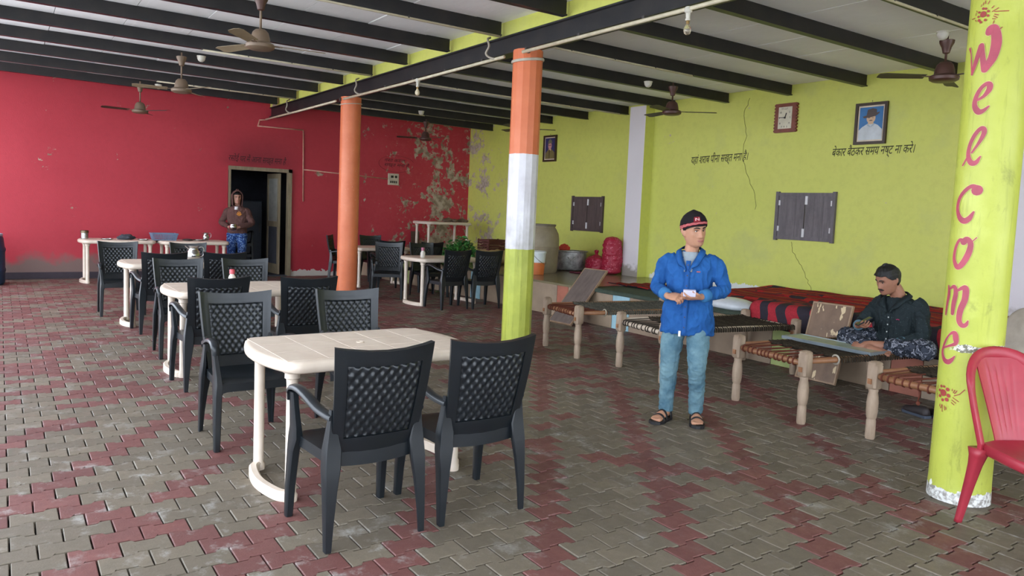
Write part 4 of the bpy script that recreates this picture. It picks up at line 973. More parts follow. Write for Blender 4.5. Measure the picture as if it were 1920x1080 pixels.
# ---- on the platform
o = top('storage_barrel', 'big tan plastic barrel on the platform, behind the tricolour column', 'barrel', (-10.43, 7.68, ZP))
M_bar = plastic('tan_barrel_plastic', rgb(146, 132, 108), .5)
mb = MB(); mb.lathe([(.33, 0), (.345, .02), (.355, .1), (.365, .42), (.372, .44), (.366, .46), (.366, .56), (.35, .66), (.31, .74), (.285, .775), (.285, .80)], n=40); mb.build('body', M_bar, o, angle=30)
mb = MB(); mb.lathe([(.298, .79), (.30, .82), (.285, .825), (.28, .80), (.02, .795)], n=40); mb.build('lid', plastic('brown_grey_lid', rgb(118, 106, 90), .5), o, angle=40)
o = top('paint_bucket', 'white paint bucket with orange lower half on the platform', 'bucket', (-9.96, 7.32, ZP))
M_wb = simple('bucket_white', rgb(222, 228, 228), .4); M_ob = simple('bucket_orange', rgb(216, 118, 58), .4)
mb = MB(); mb.lathe([(.125, .0), (.13, .004), (.143, .20)], n=32); mb.build('orange_label', M_ob, o, angle=40)
mb = MB(); mb.lathe([(.144, .20), (.155, .35), (.162, .352), (.162, .375), (.155, .385), (.15, .38), (.01, .375)], n=32); mb.build('body', M_wb, o, angle=40)
mb = MB(); mb.tube([(.163 * math.cos(a), .163 * math.sin(a) * 1.0, .34 - .16 * abs(math.sin((a - R(-60)) / 1)) ) for a in [R(-60 + 9 * q) for q in range(21)]], .004, 6); mb.build('bail_handle', M_steel, o, smooth=True)
mb = MB(); mb.box((.075, -.136, .27), (.035, .012, .05), (0, 0, R(28))); mb.build('printed_mark', simple('pale_blue_print', rgb(120, 140, 160), .5), o)
o = top('cooking_pot', 'wide dented aluminium cooking pot on the platform', 'pot', (-10.62, 8.56, ZP))
mb = MB(); mb.lathe([(.001, .001), (.20, 0), (.27, .02), (.295, .06), (.30, .33), (.325, .345), (.325, .355), (.30, .35), (.285, .33), (.28, .06), (.01, .04)], n=40, caps=False); mb.build('body', M_alu, o, angle=35)
for a in (R(-35), R(145)):
    mb = MB(); mb.M = Matrix.Rotation(a, 4, 'Z'); mb.tube(cr([(.295, -.06, .25), (.35, -.05, .24), (.355, 0, .20), (.35, .05, .24), (.295, .06, .25)], 5), .008, 8); mb.build('handle', M_alu, o, smooth=True)
crumple('red_cloth', 'bright red cloth bunched on top of the cooking pot', 'cloth', (-10.72, 8.5, ZP + .355), (.11, .09, .06), simple('red_orange_cloth', rgb(206, 70, 48), .8), .4, seed=9, fr=14)
# onion sacks: red net bulging with onions
def sack_mat():
    t = NT('red_net_sack', .5); g = t.noise(1, 2, vec=t.mapv((1, 1, 1)))
    v = t.n('ShaderNodeTexVoronoi'); v.inputs['Scale'].default_value = 26; t.l(t.co(), v.inputs['Vector'])
    ck = t.n('ShaderNodeTexWave'); ck.inputs['Scale'].default_value = 55; ck.inputs['Distortion'].default_value = 1; t.l(t.co(), ck.inputs['Vector'])
    c = t.mix(t.ramp(v.outputs['Distance'], [(.10, 0), (.30, 1)]), rgb(222, 124, 140), rgb(158, 24, 52))  # pale pink highlights on the bulges are painted into the net colour
    c = t.mix(t.math('MULTIPLY', ck.outputs['Fac'], .4), c, rgb(150, 10, 44)); t.color(c); return t.m
M_sack = sack_mat()
def sack(loc, rx, ry, rz_, label, lean=0, neck=False):
    mb = MB(); n, m = 56, 44; rr = []
    for j in range(m + 1):
        f = j / m; z = rz_ * 2 * f
        k = min(1, (f / .06) ** .5 if f < .06 else 1) * (1 if f < .8 else max(.0, 1 - ((f - .8) / .2) ** 2.2) ** .5) * (1 + .05 * math.sin(f * 5))
        if neck and f > .62: k *= max(.16, 1 - (f - .62) / .2) if f < .86 else (.16 + (f - .86) * 1.9)
        rr.append([])
        for i in range(n):
            a = 2 * math.pi * i / n; p = Vector((rx * k * math.cos(a), ry * k * math.sin(a), z)); c0 = p * 16
            d_, _ = noise.voronoi(c0); b = .020 * (1 - min(1, d_[0] / .55) ** 2) * (1 if k > .3 else 0)
            u = Vector((math.cos(a), math.sin(a), 0)); q = p + u * b; rr[-1].append((q.x + lean * f * f, q.y + .02 * math.sin(f * 4), q.z))
    mb.rings(rr); o = mb.build('onion_sack', M_sack, None, smooth=True); o.location = loc; return tag(o, label, 'sack', 'red net sacks')
sack((-9.74, 8.76, ZP), .17, .15, .33, 'tall red net sack full of onions beside the white pilaster', .03)
sack((-10.08, 8.70, ZP), .20, .16, .205, 'small tied red net sack of onions left of the tall one', .04, True)
crumple('purple_cloth', 'flattened dark pink cloth on the platform before the small sack', 'cloth', (-10.0, 8.25, ZP), (.17, .08, .015), simple('plum_cloth', rgb(110, 34, 62), .8), .4, seed=5, fr=12)
o = top('kitchen_knife', 'knife lying on the platform before the onion sacks', 'knife', (-9.78, 8.3, ZP + .006), R(-30))
mb = MB(); mb.prism([(0, -.015), (.16, -.012), (.19, .01), (0, .015)], 0, .003); mb.build('blade', M_steel, o); mb = MB(); mb.box((-.06, 0, .004), (.12, .028, .018), bev=.004); mb.build('handle', M_rail, o)
# greens, crate, basket
t = NT('leaf_green', .55); gi = t.n('ShaderNodeNewGeometry').outputs['Random Per Island']; t.color(t.mix(gi, rgb(34, 92, 40), rgb(78, 140, 62))); M_leaf = t.m
mb = MB(); rl_ = random.Random(4)
for k in range(760):
    a = rl_.uniform(0, 6.28); rr_ = math.sqrt(rl_.random()); h = (1 - rr_ ** 1.8) * .50; x, y = .32 * rr_ * math.cos(a), .46 * rr_ * math.sin(a); z = max(.02, h * rl_.uniform(.35, 1.05))
    s_ = rl_.uniform(.03, .06); mb.M = Matrix.Translation((x, y, z)) @ Euler((rl_.uniform(-1, 1), rl_.uniform(-1, 1), rl_.uniform(0, 6.3))).to_matrix().to_4x4()
    mb.add([(0, -s_, 0), (s_ * .5, -s_ * .3, .006), (s_ * .45, s_ * .5, .008), (0, s_, 0), (-s_ * .45, s_ * .5, .008), (-s_ * .5, -s_ * .3, .006), (0, 0, -.004)], [(0, 1, 6), (1, 2, 6), (2, 3, 6), (3, 4, 6), (4, 5, 6), (5, 0, 6)])
o = mb.build('leafy_greens', M_leaf, None, recalc=False); o.location = (-12.25, 7.20, ZP + .012); tag(o, 'heap of green leafy vegetables on the platform', 'vegetables', kind='stuff')
mb = MB(); rl_ = random.Random(8)
for k in range(46):
    x, y = rl_.uniform(-.18, .18), rl_.uniform(-.25, .25); z = rl_.uniform(.1, .38); a = rl_.uniform(-.6, .6)
    mb.tube([(x, y, z), (x + .1 * math.sin(a), y + .13, z + rl_.uniform(-.02, .05)), (x + .12 * math.sin(a), y + .25, z + rl_.uniform(-.05, .06))], .0035, 4)
o = mb.build('leaf_stalks', simple('pale_stalk', rgb(196, 176, 136), .7), None, recalc=False); o.location = (-12.15, 7.62, ZP); tag(o, 'pale leaf stalks sticking out right of the heap of greens', 'stalks', kind='stuff')
o = top('jute_sack', 'tan sack lying open on the platform behind the greens', 'sack', (-12.05, 7.80, ZP)); 
mb = MB(); mb.ball((0, 0, 0), (.34, .42, .16), 30, 16); mb.v = [(x * (1 + .08 * noise.noise(Vector((x, y, z)) * 9)), y * (1 + .08 * noise.noise(Vector((y, z, x)) * 9)), max(0, z + .13 + .02 * noise.noise(Vector((x, y, z)) * 14))) for x, y, z in mb.v]; mb.build('cloth', simple('jute', rgb(196, 168, 118), .9, scale=30), o, smooth=True)
M_crt = simple('maroon_crate', rgb(92, 44, 40), .55)
o = top('slatted_crate', 'maroon slatted crate resting on the tan sack', 'crate', (-12.12, 7.86, ZP + .262), R(6))
for k in range(4):
    mb = MB(); z = .025 + .052 * k
    for c, dd in (((.17, 0, z), (.012, .5, .04)), ((-.17, 0, z), (.012, .5, .04)), ((0, .25, z), (.34, .012, .04)), ((0, -.25, z), (.34, .012, .04))): mb.box(c, dd)
    mb.build('slat', M_crt, o)
mb = MB()
for sx in (-1, 1):
    for sy in (-1, 1): mb.box((sx * .16, sy * .24, .105), (.022, .022, .21))
mb.box((0, 0, .005), (.33, .49, .01)); mb.build('corner_posts', M_crt, o)
crumple('earthen_pot', 'round brown earthen pot at the far left end of the platform', 'pot', (-13.9, 7.0, ZP + .0), (.15, .15, .15), simple('brown_clay', rgb(104, 66, 54), .8), .03)
o = top('tan_bowl', 'wide tan bowl in front of the round earthen pot', 'bowl', (-13.4, 6.85, ZP)); mb = MB(); mb.lathe([(.08, 0), (.16, .05), (.2, .11), (.195, .11), (.15, .055), (.01, .02)], n=26, caps=False); mb.build('body', simple('tan_clay', rgb(160, 134, 96), .7), o, smooth=True)
for k, (y, s_) in enumerate(((8.05, .085), (8.22, .065), (8.40, .075), (8.5, .055))):
    crumple('root_tuber', ('largest brown root tuber, left on the platform table', 'small brown root tuber, second from the left on the platform table', 'lumpy brown root tuber, third from the left on the platform table', 'smallest brown root tuber, right end on the platform table')[k], 'vegetable', (-14.3 + .05 * (k % 2), y, ZP + TT), (s_, s_ * 1.2, s_ * .6), simple('brown_root', rgb(108, 90, 72), .9), .45, 16, 10, 12, seed=k * 3)
o = top('wooden_board', 'brown board standing on the platform against the red wall', 'board', (XW + .06, 7.72, ZP)); o.rotation_euler = (0, R(-5), 0); mb = MB(); mb.box((.02, 0, .24), (.02, .2, .48)); mb.build('plank', wood('dark_board', rgb(96, 70, 58), rgb(76, 56, 46)), o)

# ---- planks used as cot tables
def panel(name, label, cat, A, B, C_, th, mat, edge_m, frame=.02):
    """board from three corners: A-B is the base edge, A-C the upright edge"""
    A, B, C_ = Vector(A), Vector(B), Vector(C_); X_ = (B - A); w_ = X_.length; X_.normalize(); Z_ = (C_ - A); Z_ = Z_ - X_ * Z_.dot(X_); h = Z_.length; Z_.normalize(); Y_ = Z_.cross(X_)
    o = bpy.data.objects.new(name, None); COL.objects.link(o); tag(o, label, cat)
    o.matrix_world = Matrix(((X_.x, Y_.x, Z_.x, A.x), (X_.y, Y_.y, Z_.y, A.y), (X_.z, Y_.z, Z_.z, A.z), (0, 0, 0, 1)))
    mb = MB(); mb.box((w_ / 2, 0, h / 2), (w_ - 2 * frame, th, h - 2 * frame)); mb.build('board', mat, o)
    mb = MB(); f = frame
    for c, dd in (((f / 2, 0, h / 2), (f, th * 1.3, h)), ((w_ - f / 2, 0, h / 2), (f, th * 1.3, h)), ((w_ / 2, 0, f / 2), (w_ - 2 * f, th * 1.3, f)), ((w_ / 2, 0, h - f / 2), (w_ - 2 * f, th * 1.3, f))): mb.box(c, dd)
    mb.build('edging', edge_m, o); return o
M_pk1 = wood('grey_scuffed_plank', rgb(124, 110, 102), rgb(98, 86, 80), (12, 12, 3), .5); M_pk2 = wood('stained_brown_plank', rgb(132, 104, 80), rgb(110, 84, 64), (9, 9, 3), .5, rgb(214, 190, 150)); M_pke = wood('light_edging', rgb(168, 140, 112), rgb(140, 112, 88), (9, 9, 9))
panel('leaning_plank', 'grey scuffed plank leaning on the platform beside the leftmost cot', 'plank', (-8.17, 6.26, .008), (-7.73, 6.30, .008), (-8.44, 6.90, .73), .022, M_pk1, M_pke, .015)
panel('leaning_plank', 'brown plank with pale drips leaning behind the cross-legged man', 'plank', (-4.36, 6.40, .008), (-3.95, 6.42, .008), (-4.30, 6.64, .74), .022, M_pk2, M_pke, .015)
panel('cot_tray_board', 'long pale green board lying across the cot before the seated man', 'board', (-4.02, 5.66, .505), (-3.17, 5.60, .505), (-3.98, 5.92, .507), .02, simple('pale_green_laminate', rgb(172, 186, 160), .25), simple('metal_edging', rgb(150, 160, 166), .3, .6), .012)

# ---- mats and bedding on the platform
M_mat = simple('dark_green_mat', rgb(66, 78, 66), .9, scale=30, bump=.3)
mb = MB(); n = 30
def sheet(name, x0, x1, y0, y1, zf, nx, ny, th, mat, label, cat, extra=None):
    V, F = [], []
    for s_ in (1, 0):
        for j in range(ny + 1):
            for i in range(nx + 1):
                x = x0 + (x1 - x0) * i / nx; y = y0 + (y1 - y0) * j / ny; p = zf(x, y, i / nx, j / ny); V.append((p[0], p[1], p[2] + (th if s_ else 0)))
    k0 = (nx + 1) * (ny + 1)
    for j in range(ny):
        for i in range(nx):
            a = j * (nx + 1) + i; F += [(a, a + 1, a + nx + 2, a + nx + 1), (k0 + a + nx + 1, k0 + a + nx + 2, k0 + a + 1, k0 + a)]
    per = [(i, 0) for i in range(nx)] + [(nx, j) for j in range(ny)] + [(i, ny) for i in range(nx, 0, -1)] + [(0, j) for j in range(ny, 0, -1)]
    for (ia, ja), (ib, jb) in zip(per, per[1:] + per[:1]):
        a, b = ja * (nx + 1) + ia, jb * (nx + 1) + ib; F.append((b, a, k0 + a, k0 + b))
    mb = MB(); mb.add(V, F); o = mb.build(name, mat, None, smooth=True); return tag(o, label, cat)
nz_ = lambda x, y, s_=1: noise.noise(Vector((x * s_, y * s_, s_)))
def green_zf(x, y, a, b): 
    over = max(0, 6.73 - y); yy = max(y, 6.73); return (x + .05 * nz_(x, y, 2), yy + .0 - (.012 if over else 0), ZP + .004 + .008 * (nz_(x, y, 4) + .6) - over)
sheet('floor_mat', -7.95, -4.9, 6.69, 8.85, green_zf, 60, 44, .008, M_mat, 'dark green mat spread on the platform right of the onion sacks', 'mat')
def stripe_mat(name, mode):
    t = NT(name, .9, spec=.15); X, Y, Z = t.xyz()
    red, blk_, olv = rgb(178, 52, 62), rgb(52, 52, 60), rgb(112, 88, 48)
    if mode == 'bold':
        c = t.ramp(t.math('FRACT', t.math('ADD', t.math('ADD', t.math('MULTIPLY', X, 1 / .245), t.math('MULTIPLY', Z, 1.2)), t.math('MULTIPLY', t.noise(2.2, 2), .9))), [(0, red), (.5, blk_)], 'CONSTANT')
    else:
        ln = t.math('FRACT', t.math('ADD', t.math('MULTIPLY', Y, 9), t.math('MULTIPLY', t.noise(1.1, 3), 1.3)))
        c = t.ramp(ln, [(0, rgb(150, 36, 36)), (.34, blk_), (.46, rgb(170, 64, 40)), (.62, olv), (.70, rgb(158, 34, 40)), (.9, blk_)], 'CONSTANT')
        bk = t.math('FRACT', t.math('ADD', t.math('MULTIPLY', X, 2.4), t.math('MULTIPLY', t.noise(1.2, 2), .4))); blocks = t.ramp(bk, [(0, rgb(186, 48, 50)), (.5, blk_)], 'CONSTANT')
        sel = t.math('GREATER_THAN', t.noise(.9, 3, vec=t.mapv((1.2, 5, 1))), .56); c = t.mix(sel, c, blocks)
    c = t.mix(t.rng(t.noise(60, 3), .3, .7, 0, .35), c, rgb(60, 20, 24)); t.color(c); t.bump(t.noise(220, 2), .3, .003); return t.m
M_sb = stripe_mat('red_black_striped_cotton', 'bold'); M_sf = stripe_mat('red_black_folded_durrie', 'fine')
def durrie(x, y, a, b):
    ridge = abs(math.sin((y * 5.2 + .5 * nz_(x * .5, y, 1.3)) * math.pi)) ** .6; return (x, y, ZP + .008 + (.05 + .05 * b) * min(1, a * 12 + .1) * (.45 + .55 * ridge) + .02 * nz_(x, y * 3, 2.2) + .02)
sheet('folded_durrie', -7.0, -1.2, 7.25, 8.98, durrie, 150, 90, .01, M_sf, 'red and black durrie rugs laid in long folds along the wall', 'rug')
sheet('folded_rug', -8.1, -7.02, 7.35, 8.1, lambda x, y, a, b: (x + .25 * (b - .5), y, ZP + .014 + .02 * abs(math.sin(y * 16)) + .01 * nz_(x, y, 6)), 40, 40, .01, M_sf, 'small red and black rug on the dark green mat', 'rug')
def matt(x, y, a, b):
    # b 0..1 runs from the hanging front edge up over the top
    s_ = b * .74; r_ = .09
    if s_ < .16: yy, z = 6.70, .46 + (s_)
    elif s_ < .16 + r_ * 1.571: q = (s_ - .16) / r_; yy, z = 6.70 + r_ * (1 - math.cos(q)), .46 + .16 + r_ * math.sin(q) - .0
    else: yy, z = 6.70 + r_ + (s_ - .16 - r_ * 1.571), .46 + .16 + r_
    z -= .07 + (.03 * a if x > -4 else 0); sag = .015 * nz_(x * 1.5, b * 2, 1.7); return (x + .04 * math.sin(b * 7 + x * 3) * (1 - b), yy - .01 + sag, z + .02 * nz_(x, b, 3.1) - max(0, (yy - 7.0)) * .1)
sheet('striped_mattress', -5.15, -1.3, 0, 1, matt, 120, 34, .012, M_sb, 'mattress with bold red and black stripes hanging over the platform edge', 'mattress')
mb = MB(); mb.box((-3.2, 6.96, .533), (3.7, .38, .09), bev=.03); q = mb.build('mattress_core', M_mat, None); q.parent = bpy.data.objects['striped_mattress']
M_pw = simple('white_sheeting', rgb(222, 226, 230), .3)
o = top('white_pillow', 'white plastic-covered pillow at the left end of the striped mattress', 'pillow', (-5.62, 6.95, ZP + .012), R(-4))
mb = MB(); mb.ball((0, 0, .045), (.33, .19, .085), 28, 14); mb.v = [(x, y, max(0, z)) for x, y, z in mb.v]; mb.build('case', M_pw, o, smooth=True)
# beige sack cushion at the right edge, its cot, shoes
o = top('beige_cushion', 'big beige cushion propped behind the lettered column at the right edge', 'cushion', (-2.31, 6.22, .525), R(-20)); o.rotation_euler = (R(-6), R(14), R(-20))
mb = MB(); mb.ball((0, 0, .0), (1, 1, 1), 40, 26); sg = lambda a, k: math.copysign(abs(a) ** k, a); mb.v = [(.15 * sg(x, .62), .30 * sg(y, .62), .21 + .225 * sg(z, .62)) for x, y, z in mb.v]; mb.v = [(x * (1 + .10 * nz_(y, z, 7)), y * (1 + .06 * nz_(x, z, 9)), z + .02 * nz_(x, y, 8)) for x, y, z in mb.v]; mb.build('cover', simple('beige_cloth', rgb(172, 160, 144), .9, scale=9, bump=.3), o, smooth=True)
M_shoe = simple('dark_shoe', rgb(52, 44, 44), .6); M_sole = simple('slate_sole', rgb(70, 78, 92), .7)
for k, (x, y, a, lab) in enumerate(((-3.03, 6.10, R(70), 'left dark shoe of the pair under the cot'), (-2.88, 6.16, R(62), 'right dark shoe of the pair, nearer the lettered column'))):
    o = top('shoe', lab, 'shoe', (x, y, 0), a); o['group'] = 'pair of dark shoes'
    mb = MB(); mb.prism([(.035, -.12), (.045, .02), (.045, .1), (.02, .14), (-.02, .14), (-.045, .1), (-.04, .02), (-.035, -.12)], 0, .022, .004); mb.build('sole', M_sole, o)
    mb = MB(); mb.rings([[(.042 * w_ * math.cos(b_), y_, .02 + h * max(0, math.sin(b_))) for b_ in [R(180 * q / 8) for q in range(9)]] for y_, w_, h in ((-.115, .7, .055), (-.09, .85, .07), (-.04, .85, .065), (.0, .95, .06), (.06, 1.05, .045), (.11, .95, .035), (.135, .5, .02))]); mb.build('upper', M_shoe, o, smooth=True)
o = top('knotted_rope_end', 'rust rope end hanging from the rail of the cot beside the lettered column', 'rope', (-2.50, 5.045, .36))
mb = MB(); mb.tube([(0, 0, .07), (.004, 0, .03), (-.004, 0, -.01)], .005, 6); mb.ball((0, 0, -.02), (.014, .012, .016), 10, 8); mb.build('cord', M_rope, o, smooth=True)
mb = MB()
for k in range(40):
    mb.M = Matrix.Translation((rl_.gauss(-11.9, .25), rl_.gauss(6.45, .07), .004)) @ Euler((rl_.uniform(-.3, .3), rl_.uniform(-.3, .3), rl_.uniform(0, 6))).to_matrix().to_4x4(); mb.add([(0, -.03, 0), (.018, 0, .004), (0, .03, 0), (-.018, 0, .004)], [(0, 1, 2, 3)])
o = mb.build('fallen_leaves', M_leaf, None, recalc=False); tag(o, 'scattered green leaves on the floor at the platform foot', 'leaves', kind='stuff')
# things stacked in the dark kitchen doorway
for k in range(2):
    c = chair(XW - .62, 4.02, R(-90), 'dark armchair in the kitchen doorway, %s of the stack' % ('bottom' if k == 0 else 'top'), 'stacked armchairs in the doorway', z=.22 * k)
M_fr = simple('fridge_grey', rgb(58, 64, 72), .5)
o = top('steel_cabinet', 'dark steel cabinet inside the kitchen doorway', 'cabinet', (XW - 1.9, 4.45, 0)); mb = MB(); mb.box((0, 0, .75), (.6, .7, 1.5), bev=.02); mb.build('body', M_fr, o)
mb = MB(); mb.box((.31, 0, .78), (.02, .66, 1.38), bev=.008); q = mb.build('door', M_fr, o); mb = MB(); mb.box((.335, .27, .9), (.02, .02, .2)); mb.build('handle', M_tin, q)

# ---- lettering on the column: brush strokes wrapped round the shaft
M_pinkl = simple('pink_red_lettering', rgb(184, 72, 92), .5, var=.15, scale=9); M_wl = simple('pale_letter_outline', rgb(224, 214, 140), .5)
CX, CY, CR_ = -1.945, 4.455, .1545
A0 = math.atan2(0 - CY, 0 - CX)          # angle that faces the camera
def stroke(mb, pts, r_off):
    """pts: (s, z, halfwidth): s runs along the surface, + to the viewer's right"""
    P = cr(pts, 6); L_, R_ = [], []
    for i, (s_, z, w_) in enumerate(P):
        a, b = P[max(i - 1, 0)], P[min(i + 1, len(P) - 1)]; dx, dz = b[0] - a[0], b[1] - a[1]; q = math.hypot(dx, dz) or 1; nx, nz2 = -dz / q, dx / q
        L_.append((s_ + nx * w_, z + nz2 * w_)); R_.append((s_ - nx * w_, z - nz2 * w_))
    def wr(s_, z): a = A0 + s_ / CR_; rr_ = CR_ + r_off; return (rr_ * math.cos(a), rr_ * math.sin(a), z)
    V = [wr(*p) for p in L_] + [wr(*p) for p in R_]; n_ = len(P); mb.add(V, [(i, n_ + i, n_ + i + 1, i + 1) for i in range(n_ - 1)])
    for (s_, z, w_) in (P[0], P[-1]):
        c = wr(s_, z); ring = [wr(s_ + w_ * math.cos(R(30 * k)), z + w_ * math.sin(R(30 * k))) for k in range(12)]; mb.add([c] + ring, [(0, 1 + k, 1 + (k + 1) % 12) for k in range(12)])
# stroke tables: (distance round the shaft, height, half width) in metres
LET = [[[(-0.1562, 2.4757, 0.0069), (-0.1431, 2.4448, 0.0035), (-0.1337, 2.3915, 0.0042), (-0.1244, 2.3336, 0.0052)], [(-0.1245, 2.3346, 0.0062), (-0.1077, 2.3961, 0.0121), (-0.0855, 2.4757, 0.0139)], [(-0.0834, 2.4776, 0.0139), (-0.073, 2.4183, 0.0139), (-0.0587, 2.3494, 0.0156)], [(-0.0566, 2.3492, 0.0156), (-0.0265, 2.4077, 0.0208), (-0.0153, 2.475, 0.0236), (-0.0189, 2.5255, 0.0225), (-0.0306, 2.5587, 0.0208), (-0.0467, 2.5565, 0.0191), (-0.0525, 2.5414, 0.0173)]], [[(-0.0755, 2.1946, 0.0062), (-0.048, 2.2125, 0.0087), (-0.0278, 2.2442, 0.0132), (-0.0277, 2.2697, 0.0139), (-0.0438, 2.2737, 0.0104), (-0.0702, 2.2482, 0.0104), (-0.0894, 2.2039, 0.0121), (-0.0909, 2.1625, 0.0139), (-0.07, 2.1319, 0.0156), (-0.0463, 2.1351, 0.0104), (-0.0231, 2.1568, 0.0042)]], [[(-0.1317, 1.8504, 0.0042), (-0.1095, 1.8863, 0.0052)], [(-0.0841, 1.9166, 0.0052), (-0.0554, 1.9622, 0.0076), (-0.034, 2.0131, 0.0111), (-0.0361, 2.0391, 0.0121), (-0.0524, 2.0399, 0.0104), (-0.079, 2.0052, 0.0104), (-0.0986, 1.9541, 0.0104), (-0.1021, 1.9018, 0.0121), (-0.0846, 1.8641, 0.0139), (-0.0592, 1.8633, 0.0121), (-0.0404, 1.8941, 0.0042)]], [[(-0.0408, 1.7161, 0.0277), (-0.0666, 1.737, 0.0111), (-0.102, 1.7135, 0.0104), (-0.133, 1.6712, 0.0104), (-0.1414, 1.6176, 0.0104), (-0.1211, 1.5694, 0.0139), (-0.092, 1.5514, 0.0156), (-0.0668, 1.5654, 0.0139), (-0.0478, 1.6003, 0.0052)]], [[(-0.0788, 1.4384, 0.0139), (-0.1079, 1.4465, 0.0087), (-0.1295, 1.4022, 0.0087), (-0.1332, 1.3424, 0.0104), (-0.1083, 1.301, 0.0139), (-0.0814, 1.3194, 0.0156), (-0.0555, 1.3748, 0.0156), (-0.0479, 1.4285, 0.0139), (-0.0672, 1.4539, 0.0139), (-0.0841, 1.4381, 0.0173)], [(-0.0398, 1.4449, 0.0028), (-0.0229, 1.4643, 0.0028)]], [[(-0.1574, 1.1922, 0.0052), (-0.1497, 1.1511, 0.0104), (-0.1572, 1.0908, 0.0087), (-0.1612, 1.0332, 0.0069)], [(-0.1455, 1.1762, 0.0052), (-0.1146, 1.1918, 0.0104), (-0.1025, 1.1565, 0.0132), (-0.1102, 1.0968, 0.0132), (-0.1117, 1.0451, 0.0104)], [(-0.1008, 1.1665, 0.0052), (-0.0683, 1.1896, 0.0104), (-0.0523, 1.1865, 0.0156), (-0.0519, 1.1286, 0.0156), (-0.0693, 1.0681, 0.0156), (-0.0716, 1.0142, 0.0139), (-0.0556, 0.9874, 0.0121), (-0.0365, 0.9925, 0.0104), (-0.0277, 1.0155, 0.0035)]], [[(-0.1621, 0.8433, 0.0052), (-0.1146, 0.8645, 0.0062), (-0.0792, 0.8833, 0.0104), (-0.0791, 0.9103, 0.0156), (-0.0892, 0.9381, 0.0139), (-0.1156, 0.9287, 0.0052), (-0.1434, 0.8841, 0.0069), (-0.1611, 0.8259, 0.0087), (-0.1412, 0.7847, 0.0121), (-0.1139, 0.7754, 0.0139), (-0.0932, 0.7895, 0.0104), (-0.0776, 0.8123, 0.0035)]]]
